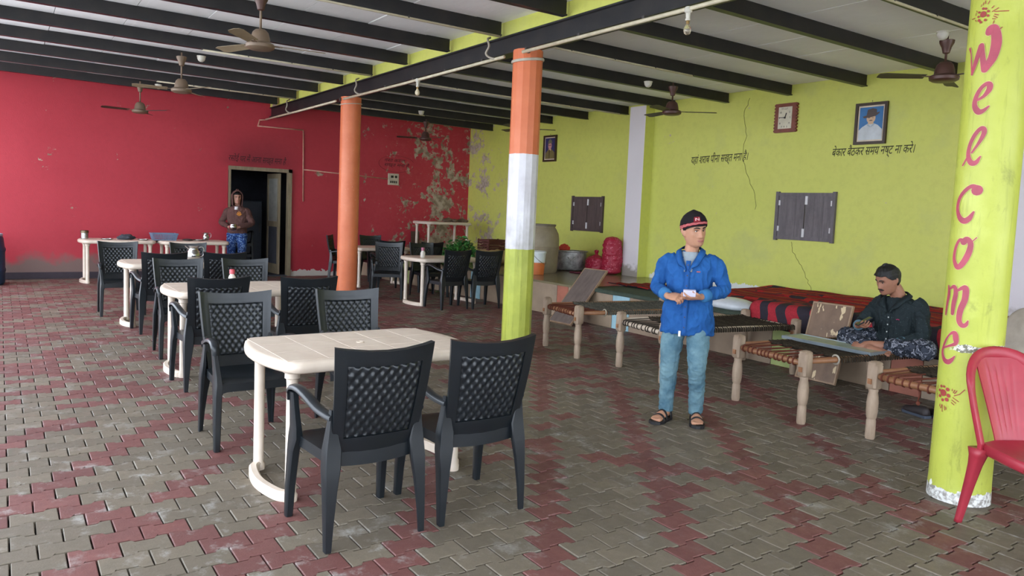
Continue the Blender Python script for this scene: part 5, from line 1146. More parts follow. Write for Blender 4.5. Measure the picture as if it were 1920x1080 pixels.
FLW = [[[(-0.0921, 2.6427, 0.0156), (-0.0891, 2.6412, 0.0156)], [(-0.0935, 2.6719, 0.0062), (-0.0904, 2.6703, 0.0062)], [(-0.0791, 2.6688, 0.0055), (-0.0763, 2.6673, 0.0055)], [(-0.0667, 2.6535, 0.0062), (-0.0639, 2.652, 0.0062)], [(-0.0669, 2.6307, 0.0062), (-0.0641, 2.6293, 0.0062)], [(-0.0784, 2.6101, 0.0062), (-0.0755, 2.6086, 0.0062)], [(-0.1016, 2.6034, 0.0062), (-0.0985, 2.6018, 0.0062)], [(-0.1133, 2.6152, 0.0069), (-0.1099, 2.6135, 0.0069)], [(-0.1182, 2.6348, 0.0055), (-0.1147, 2.6331, 0.0055)], [(-0.1162, 2.6574, 0.0055), (-0.1127, 2.6557, 0.0055)], [(-0.1057, 2.6849, 0.0021), (-0.104, 2.6937, 0.0021)], [(-0.0953, 2.6916, 0.0021), (-0.0935, 2.7027, 0.0021)], [(-0.0834, 2.6958, 0.0021), (-0.0837, 2.7096, 0.0021)], [(-0.0708, 2.6908, 0.0021), (-0.0633, 2.7043, 0.0021)], [(-0.0496, 2.6662, 0.0021), (-0.0401, 2.676, 0.0021)], [(-0.0459, 2.6474, 0.0021), (-0.0192, 2.6624, 0.0021)], [(-0.0357, 2.6458, 0.0021), (0.0271, 2.6426, 0.0021)], [(-0.0346, 2.632, 0.0021), (-0.0175, 2.626, 0.0021)], [(-0.0379, 2.6234, 0.0021), (-0.0211, 2.6129, 0.0021)], [(-0.0425, 2.6105, 0.0021), (-0.0286, 2.6075, 0.0021)], [(-0.038, 2.5848, 0.0021), (-0.0338, 2.5978, 0.0021)], [(-0.0082, 2.5493, 0.0021), (0.0044, 2.5617, 0.0021)], [(-0.1356, 2.646, 0.0021), (-0.1338, 2.6571, 0.0021)], [(-0.1625, 2.6317, 0.0021), (-0.1405, 2.6332, 0.0021)], [(-0.1356, 2.6204, 0.0021), (-0.1287, 2.6141, 0.0021)], [(-0.1283, 2.6627, 0.0021), (-0.132, 2.6683, 0.0021)]], [[(-0.1284, 0.5989, 0.0191), (-0.1255, 0.5991, 0.0191)], [(-0.1467, 0.6322, 0.0069), (-0.1433, 0.6324, 0.0069)], [(-0.1253, 0.6345, 0.0069), (-0.1225, 0.6347, 0.0069)], [(-0.1011, 0.6237, 0.0104), (-0.0987, 0.6238, 0.0104)], [(-0.0934, 0.591, 0.0104), (-0.0911, 0.591, 0.0104)], [(-0.1015, 0.5668, 0.0104), (-0.0991, 0.5669, 0.0104)], [(-0.1274, 0.5588, 0.0083), (-0.1245, 0.5589, 0.0083)], [(-0.1521, 0.5762, 0.0083), (-0.1485, 0.5766, 0.0083)], [(-0.1569, 0.6073, 0.0076), (-0.1531, 0.6077, 0.0076)], [(-0.0741, 0.6218, 0.0021), (-0.0737, 0.6316, 0.0021)], [(-0.0667, 0.6125, 0.0021), (-0.0604, 0.6291, 0.0021)], [(-0.06, 0.6094, 0.0021), (-0.049, 0.6274, 0.0021)], [(-0.0615, 0.5972, 0.0021), (-0.0355, 0.6111, 0.0021)], [(-0.0355, 0.6111, 0.0021), (-0.0132, 0.64, 0.0021)], [(-0.0671, 0.5863, 0.0021), (-0.037, 0.5697, 0.0021)], [(-0.071, 0.5716, 0.0021), (-0.0495, 0.5587, 0.0021)], [(-0.0725, 0.5574, 0.0021), (-0.0573, 0.5473, 0.0021)], [(-0.1439, 0.5306, 0.0021), (-0.1443, 0.5179, 0.0021)], [(-0.1282, 0.532, 0.0021), (-0.1371, 0.51, 0.0021)], [(-0.1254, 0.5299, 0.0021), (-0.1231, 0.4942, 0.0021)], [(-0.1123, 0.5292, 0.0021), (-0.106, 0.5059, 0.0021)], [(-0.1023, 0.5249, 0.0021), (-0.0985, 0.512, 0.0021)], [(-0.1751, 0.6298, 0.0021), (-0.1785, 0.6149, 0.0021)], [(-0.1755, 0.5846, 0.0021), (-0.1795, 0.5723, 0.0021)], [(-0.1728, 0.5711, 0.0021), (-0.1737, 0.5596, 0.0021)]]]
for st in LET:
    for off, extra, m, nm in ((.0010, .0026, M_wl, 'letter_outline'), (.0030, 0, M_pinkl, 'letter')):
        mb = MB()
        for q_ in st: stroke(mb, [(a, b, w_ + extra) for a, b, w_ in q_], off)
        mb.build(nm, m, c3, recalc=False)
M_fl = simple('dull_red_flower', rgb(172, 66, 60), .6)
for st in FLW:
    mb = MB()
    for q_ in st: stroke(mb, q_, .0018)
    mb.build('painted_flower', M_fl, c3, recalc=False)
# ------------------------------------------------------------ people
def skin_mat(name, c):
    t = NT(name, .5, spec=.35); t.b.inputs['Subsurface Weight'].default_value = .08; t.b.inputs['Subsurface Radius'].default_value = (.02, .008, .004)
    t.color(t.mix(t.rng(t.noise(18, 4), .3, .7), c, tuple(k * .86 for k in c[:3]) + (1,))); return t.m
def cloth_mat(name, a, b, scale=8, mode=None, c=None, wr=.5):
    t = NT(name, .85, spec=.2); n = t.noise(scale, 5, .6)
    col = t.mix(t.rng(n, .35, .65), a, b)
    if mode == 'camo':
        n2 = t.noise(22, 2, .5, dist=.6); col = t.ramp(n2, [(.0, a), (.44, b), (.52, c), (.6, a)], 'CONSTANT')
    t.color(col); fold = t.noise(9, 4, .55, vec=t.mapv((1, 1, .45)), dist=.8); t.bump(t.math('ADD', fold, t.math('MULTIPLY', t.noise(160, 2), .08)), wr, .02); return t.m
def head_r(th, z, fat=1.0):
    """head surface in the head frame (face towards -Y, z=0 at eye level); th 0 = face, 90 = left side"""
    # profile: half width, front and back extent by height
    Z_ = [-.125, -.115, -.10, -.08, -.06, -.03, 0, .03, .06, .09, .11, .122]
    Wd = [.012, .034, .050, .058, .063, .069, .0735, .076, .073, .058, .036, .004]
    Fr = [.030, .068, .082, .085, .086, .087, .088, .091, .086, .066, .040, .004]
    Bk = [.010, .018, .030, .050, .070, .092, .102, .106, .100, .080, .050, .004]
    w_ = np.interp(z, Z_, Wd) * fat; f_ = np.interp(z, Z_, Fr); b_ = np.interp(z, Z_, Bk)
    c, s_ = math.cos(th), math.sin(th); d = f_ if c > 0 else b_
    p = 2.25; r_ = 1 / ((abs(s_) / w_) ** p + (abs(c) / d) ** p) ** (1 / p)
    a = math.degrees(math.atan2(math.sin(th), math.cos(th)))
    g = lambda a0, sa, z0, sz: math.exp(-((a - a0) / sa) ** 2 - ((z - z0) / sz) ** 2)
    r_ += -.011 * (g(22, 12, .0, .014) + g(-22, 12, .0, .014))
    r_ += .005 * (g(18, 16, .022, .008) + g(-18, 16, .022, .008)) + .004 * (g(38, 14, -.025, .02) + g(-38, 14, -.025, .02))
    if -.055 < z < .02: q = (.02 - z) / .062; r_ += (.004 + .019 * min(1, q) ** 1.2) * math.exp(-(a / (6 + 2.5 * q)) ** 2) * (1 if z > -.045 else max(0, (z + .055) / .01))
    r_ += .005 * g(13, 7, -.041, .008) + .005 * g(-13, 7, -.041, .008) + .006 * g(0, 17, -.066, .006) + .006 * g(0, 14, -.079, .006) - .004 * g(0, 14, -.0725, .003) + .006 * g(0, 14, -.105, .012)
    return r_
def head_pt(th, z, off=0, fat=1.0): r_ = head_r(th, z, fat) + off; return Vector((math.sin(th) * r_, -math.cos(th) * r_ + .0, z))
def head_mesh(mb, fat=1.0):
    n = 72; zs_ = sorted(set([-.125, -.120, -.113, -.105] + [-.1 + .0045 * k for k in range(29)] + [.03 + .01 * k for k in range(8)] + [.106, .112, .117, .121]))
    mb.rings([[head_pt(2 * math.pi * i / n, z, 0, fat) for i in range(n)] for z in zs_])
    for s_ in (-1, 1):
        for c, r_ in (((s_ * .074 * fat, .012, -.012), (.011, .019, .032)), ((s_ * .083 * fat, .018, -.002), (.006, .018, .024))): mb.ball(c, r_, 12, 8, (R(-12), 0, s_ * R(-22)))
def face_parts(body, H, fat, iris, browm, lipm, look=0, smile=False, lid=.6):
    """eyes, brows and lips as children of the body; H head matrix"""
    white = simple('eye_white', rgb(224, 220, 214), .25)
    for s_ in (-1, 1):
        c = head_pt(R(s_ * 22), 0, -.0065, fat); mb = MB(); mb.M = H @ Matrix.Translation(c); mb.ball((0, 0, 0), (.013, .010, .0068 * lid + .002), 14, 10); e = mb.build('eye', white, body, smooth=True)
        mb = MB(); mb.M = H @ Matrix.Translation(c + Vector((look, -.0085, 0))); mb.ball((0, 0, 0), (.0066, .004, .0062), 12, 8); mb.build('iris', iris, e, smooth=True)
        mb = MB(); mb.M = H; mb.tube([head_pt(R(s_ * a), .004 + q, .0015, fat) for a, q in ((10, -.001), (16, .004), (23, .005), (31, .000))], [.0015, .002, .002, .0012], 6); mb.build('eyelid', browm, body, smooth=True)
        mb = MB(); mb.M = H; mb.tube([head_pt(R(s_ * a), z, .002, fat) for a, z in ((7, .019), (14, .024), (23, .026), (34, .020))], [(.002, .0035), (.0032, .005), (.003, .0045), (.001, .002)], 8); mb.build('eyebrow', browm, body, smooth=True)
    up = .006 if smile else 0
    for dz, q in ((.004, 'upper_lip'), (-.0045, 'lower_lip')):
        mb = MB(); mb.M = H; mb.tube([head_pt(R(a), -.0725 + dz * (1 - (a / 18) ** 2) + up * (a / 17) ** 2, .0005, fat) for a in range(-18, 19, 3)], [.0008 + .0036 * (1 - (a / 18) ** 2) for a in range(-18, 19, 3)], 8); mb.build(q, lipm, body, smooth=True)
    if smile:
        mb = MB(); mb.M = H; mb.tube([head_pt(R(a), -.072 + up * (a / 17) ** 2, .0022, fat) for a in range(-12, 13, 3)], [.0006 + .0016 * (1 - (a / 12) ** 2) for a in range(-12, 13, 3)], 8); mb.build('teeth', white, body, smooth=True)
def cap_shell(mb, H, off, line, zmax=.13, fat=1.0, n=56, m=16, wob=0):
    """shell over the head above a hair or hat line given by line(th) -> z"""
    rr = []
    for j in range(m + 1):
        f = j / m; ring = []
        for i in range(n):
            th = 2 * math.pi * i / n; z0 = line(th); z = z0 + (zmax - .008 - z0) * f; o_ = off + wob * noise.noise(Vector((math.sin(th) * 3, math.cos(th) * 3, z * 30)))
            p = head_pt(th, min(z, .1205), o_ * (1 if z < .09 else 1), fat); p.z = z + (off * .9) * f; ring.append(H @ p)
        rr.append(ring)
    rr.append([H @ Vector((0, 0, zmax + off))] * 1 * n)
    inner = [[H @ head_pt(2 * math.pi * i / n, line(2 * math.pi * i / n) , -.002, fat) for i in range(n)]]
    mb.rings(inner + rr, caps=False)
def limb(mb, pts, r_, n=14, up=None): mb.tube(cr([tuple(p) + (q if hasattr(q, '__len__') else (q, q)) for p, q in zip(pts, r_)], 4) and [x[:3] for x in cr([tuple(p) for p in pts], 4)], [tuple(x) for x in cr([(q if hasattr(q, '__len__') else (q, q)) for q in r_], 4)], n, up=up)
def hand(mb, W_, fwd, palm, curl, s_, size=1.0, spread=.1, thumb=.7, fc=None):
    """W_ wrist point, fwd direction of the fingers, palm = palm normal, s_ +1 when the thumb lies towards fwd x palm"""
    f = Vector(fwd).normalized(); p = Vector(palm); p = (p - f * p.dot(f)).normalized(); t_ = f.cross(p) * s_; W_ = Vector(W_); k = size
    rr = []
    for a, wd, th in ((-.01, .024, .020), (.015, .030, .018), (.045, .040, .016), (.075, .042, .014), (.09, .038, .011)):
        c = W_ + f * a * k; rr.append([c + t_ * wd * k * math.cos(2 * math.pi * i / 12) + p * th * k * math.sin(2 * math.pi * i / 12) for i in range(12)])
    mb.rings(rr)
    for q, (off, L, r_) in enumerate(((.030, .070, .0088), (.010, .078, .0092), (-.011, .072, .0088), (-.030, .056, .0078))):
        b = W_ + f * .080 * k + t_ * off * k; d = (f + t_ * spread * (off / .03)).normalized(); pts = [b - d * .02 * k, b]; an = 0; c = (fc[q] if fc else curl)
        for seg, fr in ((.45, .75), (.32, 1.0), (.26, .8)):
            an += c * fr; d2 = (d * math.cos(an) + p * math.sin(an)).normalized(); pts.append(pts[-1] + d2 * L * seg * k)
        mb.tube(pts, [r_ * k * x for x in (1, 1.02, .95, .86, .7)], 9)
    b = W_ + f * .012 * k + t_ * .024 * k; d = (f * .75 + t_ * .75 + p * .35).normalized(); d2 = (f * .95 + t_ * .25 + p * thumb).normalized()
    mb.tube([b, b + d * .034 * k, b + d * .034 * k + d2 * .030 * k, b + d * .034 * k + d2 * .052 * k + p * .004], [.0135 * k, .0115 * k, .0098 * k, .0075 * k], 10)
def fuse(mb, name, mat, parent, voxel, smooth=2, parentM=None):
    o = mb.build(name, mat, None); m = o.modifiers.new('r', 'REMESH'); m.mode = 'VOXEL'; m.voxel_size = voxel; m.use_smooth_shade = True
    s_ = o.modifiers.new('s', 'SMOOTH'); s_.iterations = smooth; s_.factor = .5
    realize(o); o.data.materials.clear(); o.data.materials.append(mat)
    if parent: o.parent = parent
    shade(o.data); return o
def wrinkle(o, amp, sc, zs=1.0, seed=0):
    me = o.data; me.update(); co = [v.co.copy() for v in me.vertices]; nm = [v.normal.copy() for v in me.vertices]
    for i, v in enumerate(me.vertices):
        p = Vector((co[i].x * sc, co[i].y * sc, co[i].z * sc * zs)) + Vector((seed, 0, 0)); d = noise.noise(p) * .6 + (1 - abs(noise.noise(p * 1.9))) ** 3 * .8 - .5
        v.co = co[i] + nm[i] * d * amp
    me.update()
def torso(mb, rows):
    """rows: centre, half width, half depth, (optional) side axis"""
    rr = []
    for r_ in cr([tuple(c) + (a, b) for c, a, b in rows], 4):
        c = Vector(r_[:3]); rr.append([c + Vector((r_[3] * math.copysign(abs(math.cos(t_)) ** .85, math.cos(t_)), r_[4] * math.copysign(abs(math.sin(t_)) ** .85, math.sin(t_)), 0)) for t_ in [2 * math.pi * i / 28 for i in range(28)]])
    mb.rings(rr)
def HM(pos, yaw=0, pitch=0, roll=0): return Matrix.Translation(pos) @ Matrix.Rotation(R(yaw), 4, 'Z') @ Matrix.Rotation(R(pitch), 4, 'X') @ Matrix.Rotation(R(roll), 4, 'Y')
M_hair = simple('black_hair', rgb(22, 20, 20), .45, var=.3, scale=60, bump=.5, bscale=220); M_iris = simple('dark_iris', rgb(34, 22, 16), .15); M_lip = simple('lip_brown', rgb(172, 108, 98), .5)

# ---- standing man in the blue shirt (local: faces -Y)
def standing_man():
    o = empty('person', (-3.77, 4.17, 0), R(34)); tag(o, 'young man standing in a blue shirt and knitted beanie, holding a small white box', 'person')
    sk = skin_mat('warm_skin', rgb(190, 140, 112)); H = HM((.012, -.025, 1.418), 42, 2, -6)
    b = MB(); b.M = H; head_mesh(b, 1.0); b.M = Matrix()
    limb(b, [(0, .01, 1.22), (.002, .0, 1.28), (.01, -.008, 1.34), (.012, -.01, 1.39)], [.062, .052, .050, .052])
    torso(b, [((0, .005, .76), .14, .10), ((0, .0, .86), .145, .10), ((0, .0, .98), .135, .095), ((0, .0, 1.1), .15, .10), ((0, .005, 1.18), .145, .085), ((0, .01, 1.225), .085, .060), ((0, .01, 1.26), .05, .045)])
    # arms: shoulder, elbow, wrist
    WR = (-.115, -.215, .945); WL = (.110, -.215, .955); arms = {}
    for s_, Wp, E_ in ((-1, WR, (-.235, -.005, .99)), (1, WL, (.25, -.0, 1.0))):
        S_ = (s_ * .165, .01, 1.195); arms[s_] = (S_, E_, Wp); M2 = (Vector(S_) + Vector(E_)) / 2; M3 = (Vector(E_) * .5 + Vector(Wp) * .5)
        limb(b, [S_, M2, E_, M3, Wp], [.036, .036, .032, .030, .022])
    hand(b, WR, (.86, -.42, .02), (.15, .55, -.80), 1.0, 1, .96, fc=(.85, .9, .95, 1.0), thumb=.3); hand(b, WL, (-.62, -.42, -.08), (-.2, .25, .9), .45, -1, .98, thumb=.5)
    LG = {}
    for s_, kn, an, ft in ((-1, (-.105, -.05, .43), (-.115, -.02, .085), (-.16, -.17, .035)), (1, (.10, -.075, .43), (.10, .03, .085), (.135, -.115, .035))):
        hp = (s_ * .085, .0, .80); LG[s_] = (hp, kn, an); limb(b, [hp, (s_ * .092, -.02, .62), kn, ((kn[0] + an[0]) / 2, (kn[1] + an[1]) / 2 + .012, .27), an], [.082, .070, .050, .046, .032])
        F_ = Vector(ft) - Vector((an[0], an[1], ft[2])); F_.normalize(); A_ = Vector((an[0], an[1], 0)); T_ = Vector((-F_.y, F_.x, 0))
        b.rings([[A_ + F_ * a + T_ * w_ * math.cos(q) + Vector((0, 0, h * .5 + .022 + h * .5 * math.sin(q))) for q in [2 * math.pi * i / 14 for i in range(14)]] for a, w_, h in ((-.055, .018, .04), (-.04, .030, .062), (0, .034, .075), (.05, .038, .058), (.10, .044, .036), (.14, .046, .024))])
        for q in range(5):
            c = A_ + F_ * (.135 + (.0, .004, 0, -.006, -.014)[q]) + T_ * s_ * -1 * (.034 - .0165 * q) * -1 * -1; r_ = (.0135, .010, .0095, .009, .0085)[q]
            b.tube([c + Vector((0, 0, .034)), c + F_ * .022 + Vector((0, 0, .034)), c + F_ * .038 + Vector((0, 0, .030))], [r_, r_ * 1.05, r_ * .8], 9)
    body = fuse(b, 'body', sk, o, .0048, 2)
    face_parts(body, H, 1.0, M_iris, M_hair, M_lip, .002, True, .75)
    mb = MB(); cap_shell(mb, H, .004, lambda th: .035 + (-.075 if abs(math.degrees(math.atan2(math.sin(th), math.cos(th)))) > 95 else (-.03 if abs(math.degrees(math.atan2(math.sin(th), math.cos(th)))) > 78 else 0))); mb.build('hair', M_hair, body, smooth=True)
    # beanie
    t = NT('knitted_beanie', .9, spec=.15); X, Y, Z = t.xyz('UV') if False else t.xyz(); kn = t.noise(240, 2)
    blk_, red_, pk = rgb(34, 30, 32), rgb(140, 30, 40), rgb(214, 140, 140); v = t.n('ShaderNodeAttribute'); v.attribute_name = 'hz'; hz = v.outputs['Fac']; v2 = t.n('ShaderNodeAttribute'); v2.attribute_name = 'ha'; ha = v2.outputs['Fac']
    zig = t.math('ADD', hz, t.math('MULTIPLY', t.math('ABSOLUTE', t.math('SUBTRACT', t.math('FRACT', t.math('MULTIPLY', ha, 14)), .5)), .05))
    c = t.ramp(zig, [(0, blk_), (.13, red_), (.17, pk), (.20, red_), (.235, pk), (.265, red_), (.29, blk_)], 'CONSTANT'); t.color(c); t.bump(kn, .5, .004)
    mb = MB(); n, m = 60, 22; line = lambda th: .040 - .066 * (1 - math.cos(th)) / 2; rr = []
    def bpt(th, f, ex=0):
        z0 = line(th); z = z0 + (.112 - z0) * f; p = head_pt(th, z, .010 + .004 * math.sin(f * 3) + ex); p.z += .022 * f ** 1.5; p.x *= 1 - .1 * f ** 4; p.y -= .01 * f; return p
    rr = []; HZ, HA = [], []
    rr.append([H @ head_pt(2 * math.pi * i / n, line(2 * math.pi * i / n), .001) for i in range(n)]); HZ += [0] * n; HA += [i / n for i in range(n)]
    for j in range(m + 1):
        f = j / m; ring = []
        for i in range(n):
            th = 2 * math.pi * i / n; ring.append(H @ bpt(th, f))
        rr.append(ring); HZ += [f * .8 + .0] * n; HA += [i / n for i in range(n)]
    for k, z, f in ((.55, .141, .9), (.2, .149, .97), (.02, .151, 1)):
        rr.append([H @ Vector((math.sin(2 * math.pi * i / n) * .045 * k, -math.cos(2 * math.pi * i / n) * .05 * k + .0, z)) for i in range(n)]); HZ += [f] * n; HA += [i / n for i in range(n)]
    mb.rings(rr, caps=False); bn = mb.build('beanie', t.m, body, smooth=True)
    for nm_, vals in (('hz', HZ), ('ha', HA)):
        at = bn.data.attributes.new(nm_, 'FLOAT', 'POINT'); at.data.foreach_set('value', vals[:len(bn.data.vertices)])
    def patch(name, poly, m_, off):
        P = []
        for a, z in poly: P.append(H @ bpt(R(a * 1.25 + 2), .38 + (z - .062) / .026 * .34, off))
        mb = MB(); mb.add(P, [tuple(range(len(P)))]); mb.build(name, m_, bn)
    rp = simple('beanie_red', rgb(138, 28, 40), .9); pp = simple('beanie_pale', rgb(226, 188, 186), .9)
    for k in range(3): patch('red_patch', [(-30 + 8 * (k), .062), (-22 + 8 * k, .062), (-22 + 8 * k, .088), (-30 + 8 * k, .088)], rp, .0015)
    for poly in ([(-25, .068), (-22, .068), (-22, .083), (-25, .083)], [(-13, .068), (-10, .068), (-10, .083), (-13, .083)], [(-25, .083), (-22, .083), (-10, .068), (-13, .068)]): patch('letter_mark', poly, pp, .0035)
    # shirt
    M_s = cloth_mat('blue_cotton_shirt', rgb(40, 94, 158), rgb(28, 74, 132), wr=.7); b = MB()
    torso(b, [((.0, .0, .66), .196, .128), ((0, .0, .76), .190, .130), ((0, -.002, .88), .172, .122), ((0, -.002, .98), .162, .118), ((0, .0, 1.08), .170, .118), ((0, .005, 1.15), .180, .108), ((0, .01, 1.20), .172, .092), ((0, .012, 1.235), .125, .074), ((0, .014, 1.262), .075, .062)])
    for s_ in (-1, 1):
        S_, E_, Wp = [Vector(x) for x in arms[s_]]; d = (Wp - E_).normalized(); limb(b, [S_ + Vector((-s_ * .06, 0, .015)), S_ + Vector((s_ * .012, 0, -.025)), (S_ + E_) / 2 + Vector((s_ * .004, 0, 0)), E_, (E_ + Wp) / 2, Wp - d * .035], [.050, .062, .056, .050, .046, .041])
    sh = fuse(b, 'shirt', M_s, body, .006, 3); wrinkle(sh, .013, 12, .6, 2)
    def front(u, z, off=.0):  # point on the shirt front, u metres sideways
        d0, d1 = (np.interp(z, [.655, .88, 1.08, 1.2], [.130, .122, .118, .095]), np.interp(z, [.655, .88, 1.08, 1.2], [.196, .172, .170, .165])); return Vector((u, -d0 * (1 - min(.98, abs(u / d1)) ** 2.3) ** .45 - off, z))
    mb = MB(); mb.rings([[front(u, z, o_) + Vector((0, 0, 0)) for u, o_ in ((-.016, .004), (-.016, .013), (.016, .013), (.016, .004))] for z in [.66 + .03 * k for k in range(19)]]); mb.build('button_placket', cloth_mat('blue_placket', rgb(38, 88, 152), rgb(30, 76, 138)), sh, smooth=True)
    for k in range(7): mb = MB(); mb.lathe([(.005, 0), (.005, .003)], front(0, .72 + .075 * k, .013), 10, (0, -1, 0)); mb.build('button', simple('dark_button', rgb(60, 44, 70), .4), sh)
    M_in = cloth_mat('grey_undershirt', rgb(150, 160, 166), rgb(130, 140, 148)); mb = MB(); torso(mb, [((0, -.004, 1.12), .06, .116), ((0, .0, 1.19), .070, .100), ((0, .004, 1.235), .078, .080), ((0, .004, 1.262), .070, .070)]); mb.build('undershirt', M_in, body, smooth=True)
    for s_ in (-1, 1):   # collar wings and neckline fold
        mb = MB(); P = cr([(s_ * .010, -.126, 1.125), (s_ * .030, -.110, 1.175), (s_ * .054, -.080, 1.225), (s_ * .070, -.03, 1.272), (s_ * .056, .045, 1.292), (0, .072, 1.296)], 4)
        rr = []
        for i, p in enumerate(P):
            f = i / (len(P) - 1); p = Vector(p); out = Vector((s_ * .9, -.55 + f * 1.0, -.55)).normalized(); wd = .010 + .030 * min(1, max(0, (f - .12) * 9)); rr.append([p, p + out * wd, p + out * wd + Vector((0, -.004, .005)), p + Vector((-s_ * .003, 0, .010))])
        mb.rings(rr); mb.build('collar', M_s, sh, smooth=True)
        Wp, E_ = Vector(arms[s_][2]), Vector(arms[s_][1]); d = (Wp - E_).normalized(); mb = MB(); mb.tube([Wp - d * .085, Wp - d * .075, Wp - d * .028, Wp - d * .02], [.040, .046, .044, .036], 20); mb.build('cuff', cloth_mat('pale_blue_cuff', rgb(66, 126, 178), rgb(52, 108, 160)), sh, smooth=True)
    mb = MB(); P = [front(.062 + .012 * q, 1.125, .009) for q in range(3)]; mb.tube(P, .004, 6); mb.build('chest_emblem', simple('salmon_emblem', rgb(206, 110, 100), .6), sh)
    mb = MB(); mb.box(front(-.03, .672, .008), (.016, .004, .04)); mb.build('care_label', M_white, sh)
    # jeans
    M_j = NT('faded_blue_jeans', .9, spec=.15); n = M_j.noise(5, 5, .6); M_j.color(M_j.mix(M_j.ramp(n, [(.35, 0), (.65, 1)]), rgb(66, 98, 116), rgb(116, 146, 154))); M_j.bump(M_j.math('ADD', M_j.noise(16, 4, .6, dist=1), M_j.math('MULTIPLY', M_j.noise(300, 2), .1)), .4, .02); b = MB()
    torso(b, [((0, .0, .70), .148, .102), ((0, .0, .80), .152, .108), ((0, .0, .88), .14, .104)])
    for s_ in (-1, 1):
        hp, kn, an = [Vector(x) for x in LG[s_]]; limb(b, [hp, (hp + kn) / 2 + Vector((0, -.005, 0)), kn, (kn + an) / 2 + Vector((0, .008, 0)), an + Vector((0, 0, -.015))], [.086, .083, .068, .060, .052])
    jn = fuse(b, 'jeans', M_j.m, body, .006, 3); wrinkle(jn, .008, 10, 1.5, 5)
    # sandals
    M_sd = simple('black_sandal', rgb(30, 28, 30), .6)
    for s_, an, ft in ((-1, (-.115, -.02), (-.16, -.17)), (1, (.10, .03), (.135, -.115))):
        A_ = Vector((an[0], an[1], 0)); F_ = (Vector((ft[0], ft[1], 0)) - A_).normalized(); T_ = Vector((-F_.y, F_.x, 0)); sdl = MB()
        pl = [A_ + F_ * a + T_ * w_ for a, w_ in ((-.07, .02), (-.04, .04), (.05, .044), (.12, .056), (.17, .046), (.195, .015), (.195, -.015), (.17, -.046), (.12, -.056), (.05, -.044), (-.04, -.04), (-.07, -.02))]
        sdl.prism([(p.x, p.y) for p in pl], 0, .022, .003); q = sdl.build('sandal_sole', M_sd, body)
        for a, w_, h in ((.105, .050, .052), (.055, .045, .074), (-.02, .04, .095)):
            mb = MB(); P = [A_ + F_ * (a + .0) + T_ * w_ * math.cos(b_) + Vector((0, 0, .012 + h * math.sin(b_))) for b_ in [R(180 * k / 10) for k in range(11)]]; mb.tube(P, [(.004, .015)] * 11 if False else [(.015, .004)] * 11, 8, up=(T_.x, T_.y, .2)); mb.build('strap', M_sd, q, smooth=True)
    return o, body
man, manb = standing_man()
o = top('small_box', 'small white box in the left hand of the standing man', 'box', (0, 0, 0)); mb = MB(); mb.box((0, 0, 0), (.085, .03, .045), bev=.003); mb.build('carton', simple('lilac_white_card', rgb(214, 210, 232), .6), o)
o.matrix_world = Matrix.Translation((-3.77, 4.17, 0)) @ Matrix.Rotation(R(34), 4, 'Z') @ Matrix.Translation((.045, -.285, .985)) @ Matrix.Rotation(R(12), 4, 'Z') @ Matrix.Rotation(R(10), 4, 'X')
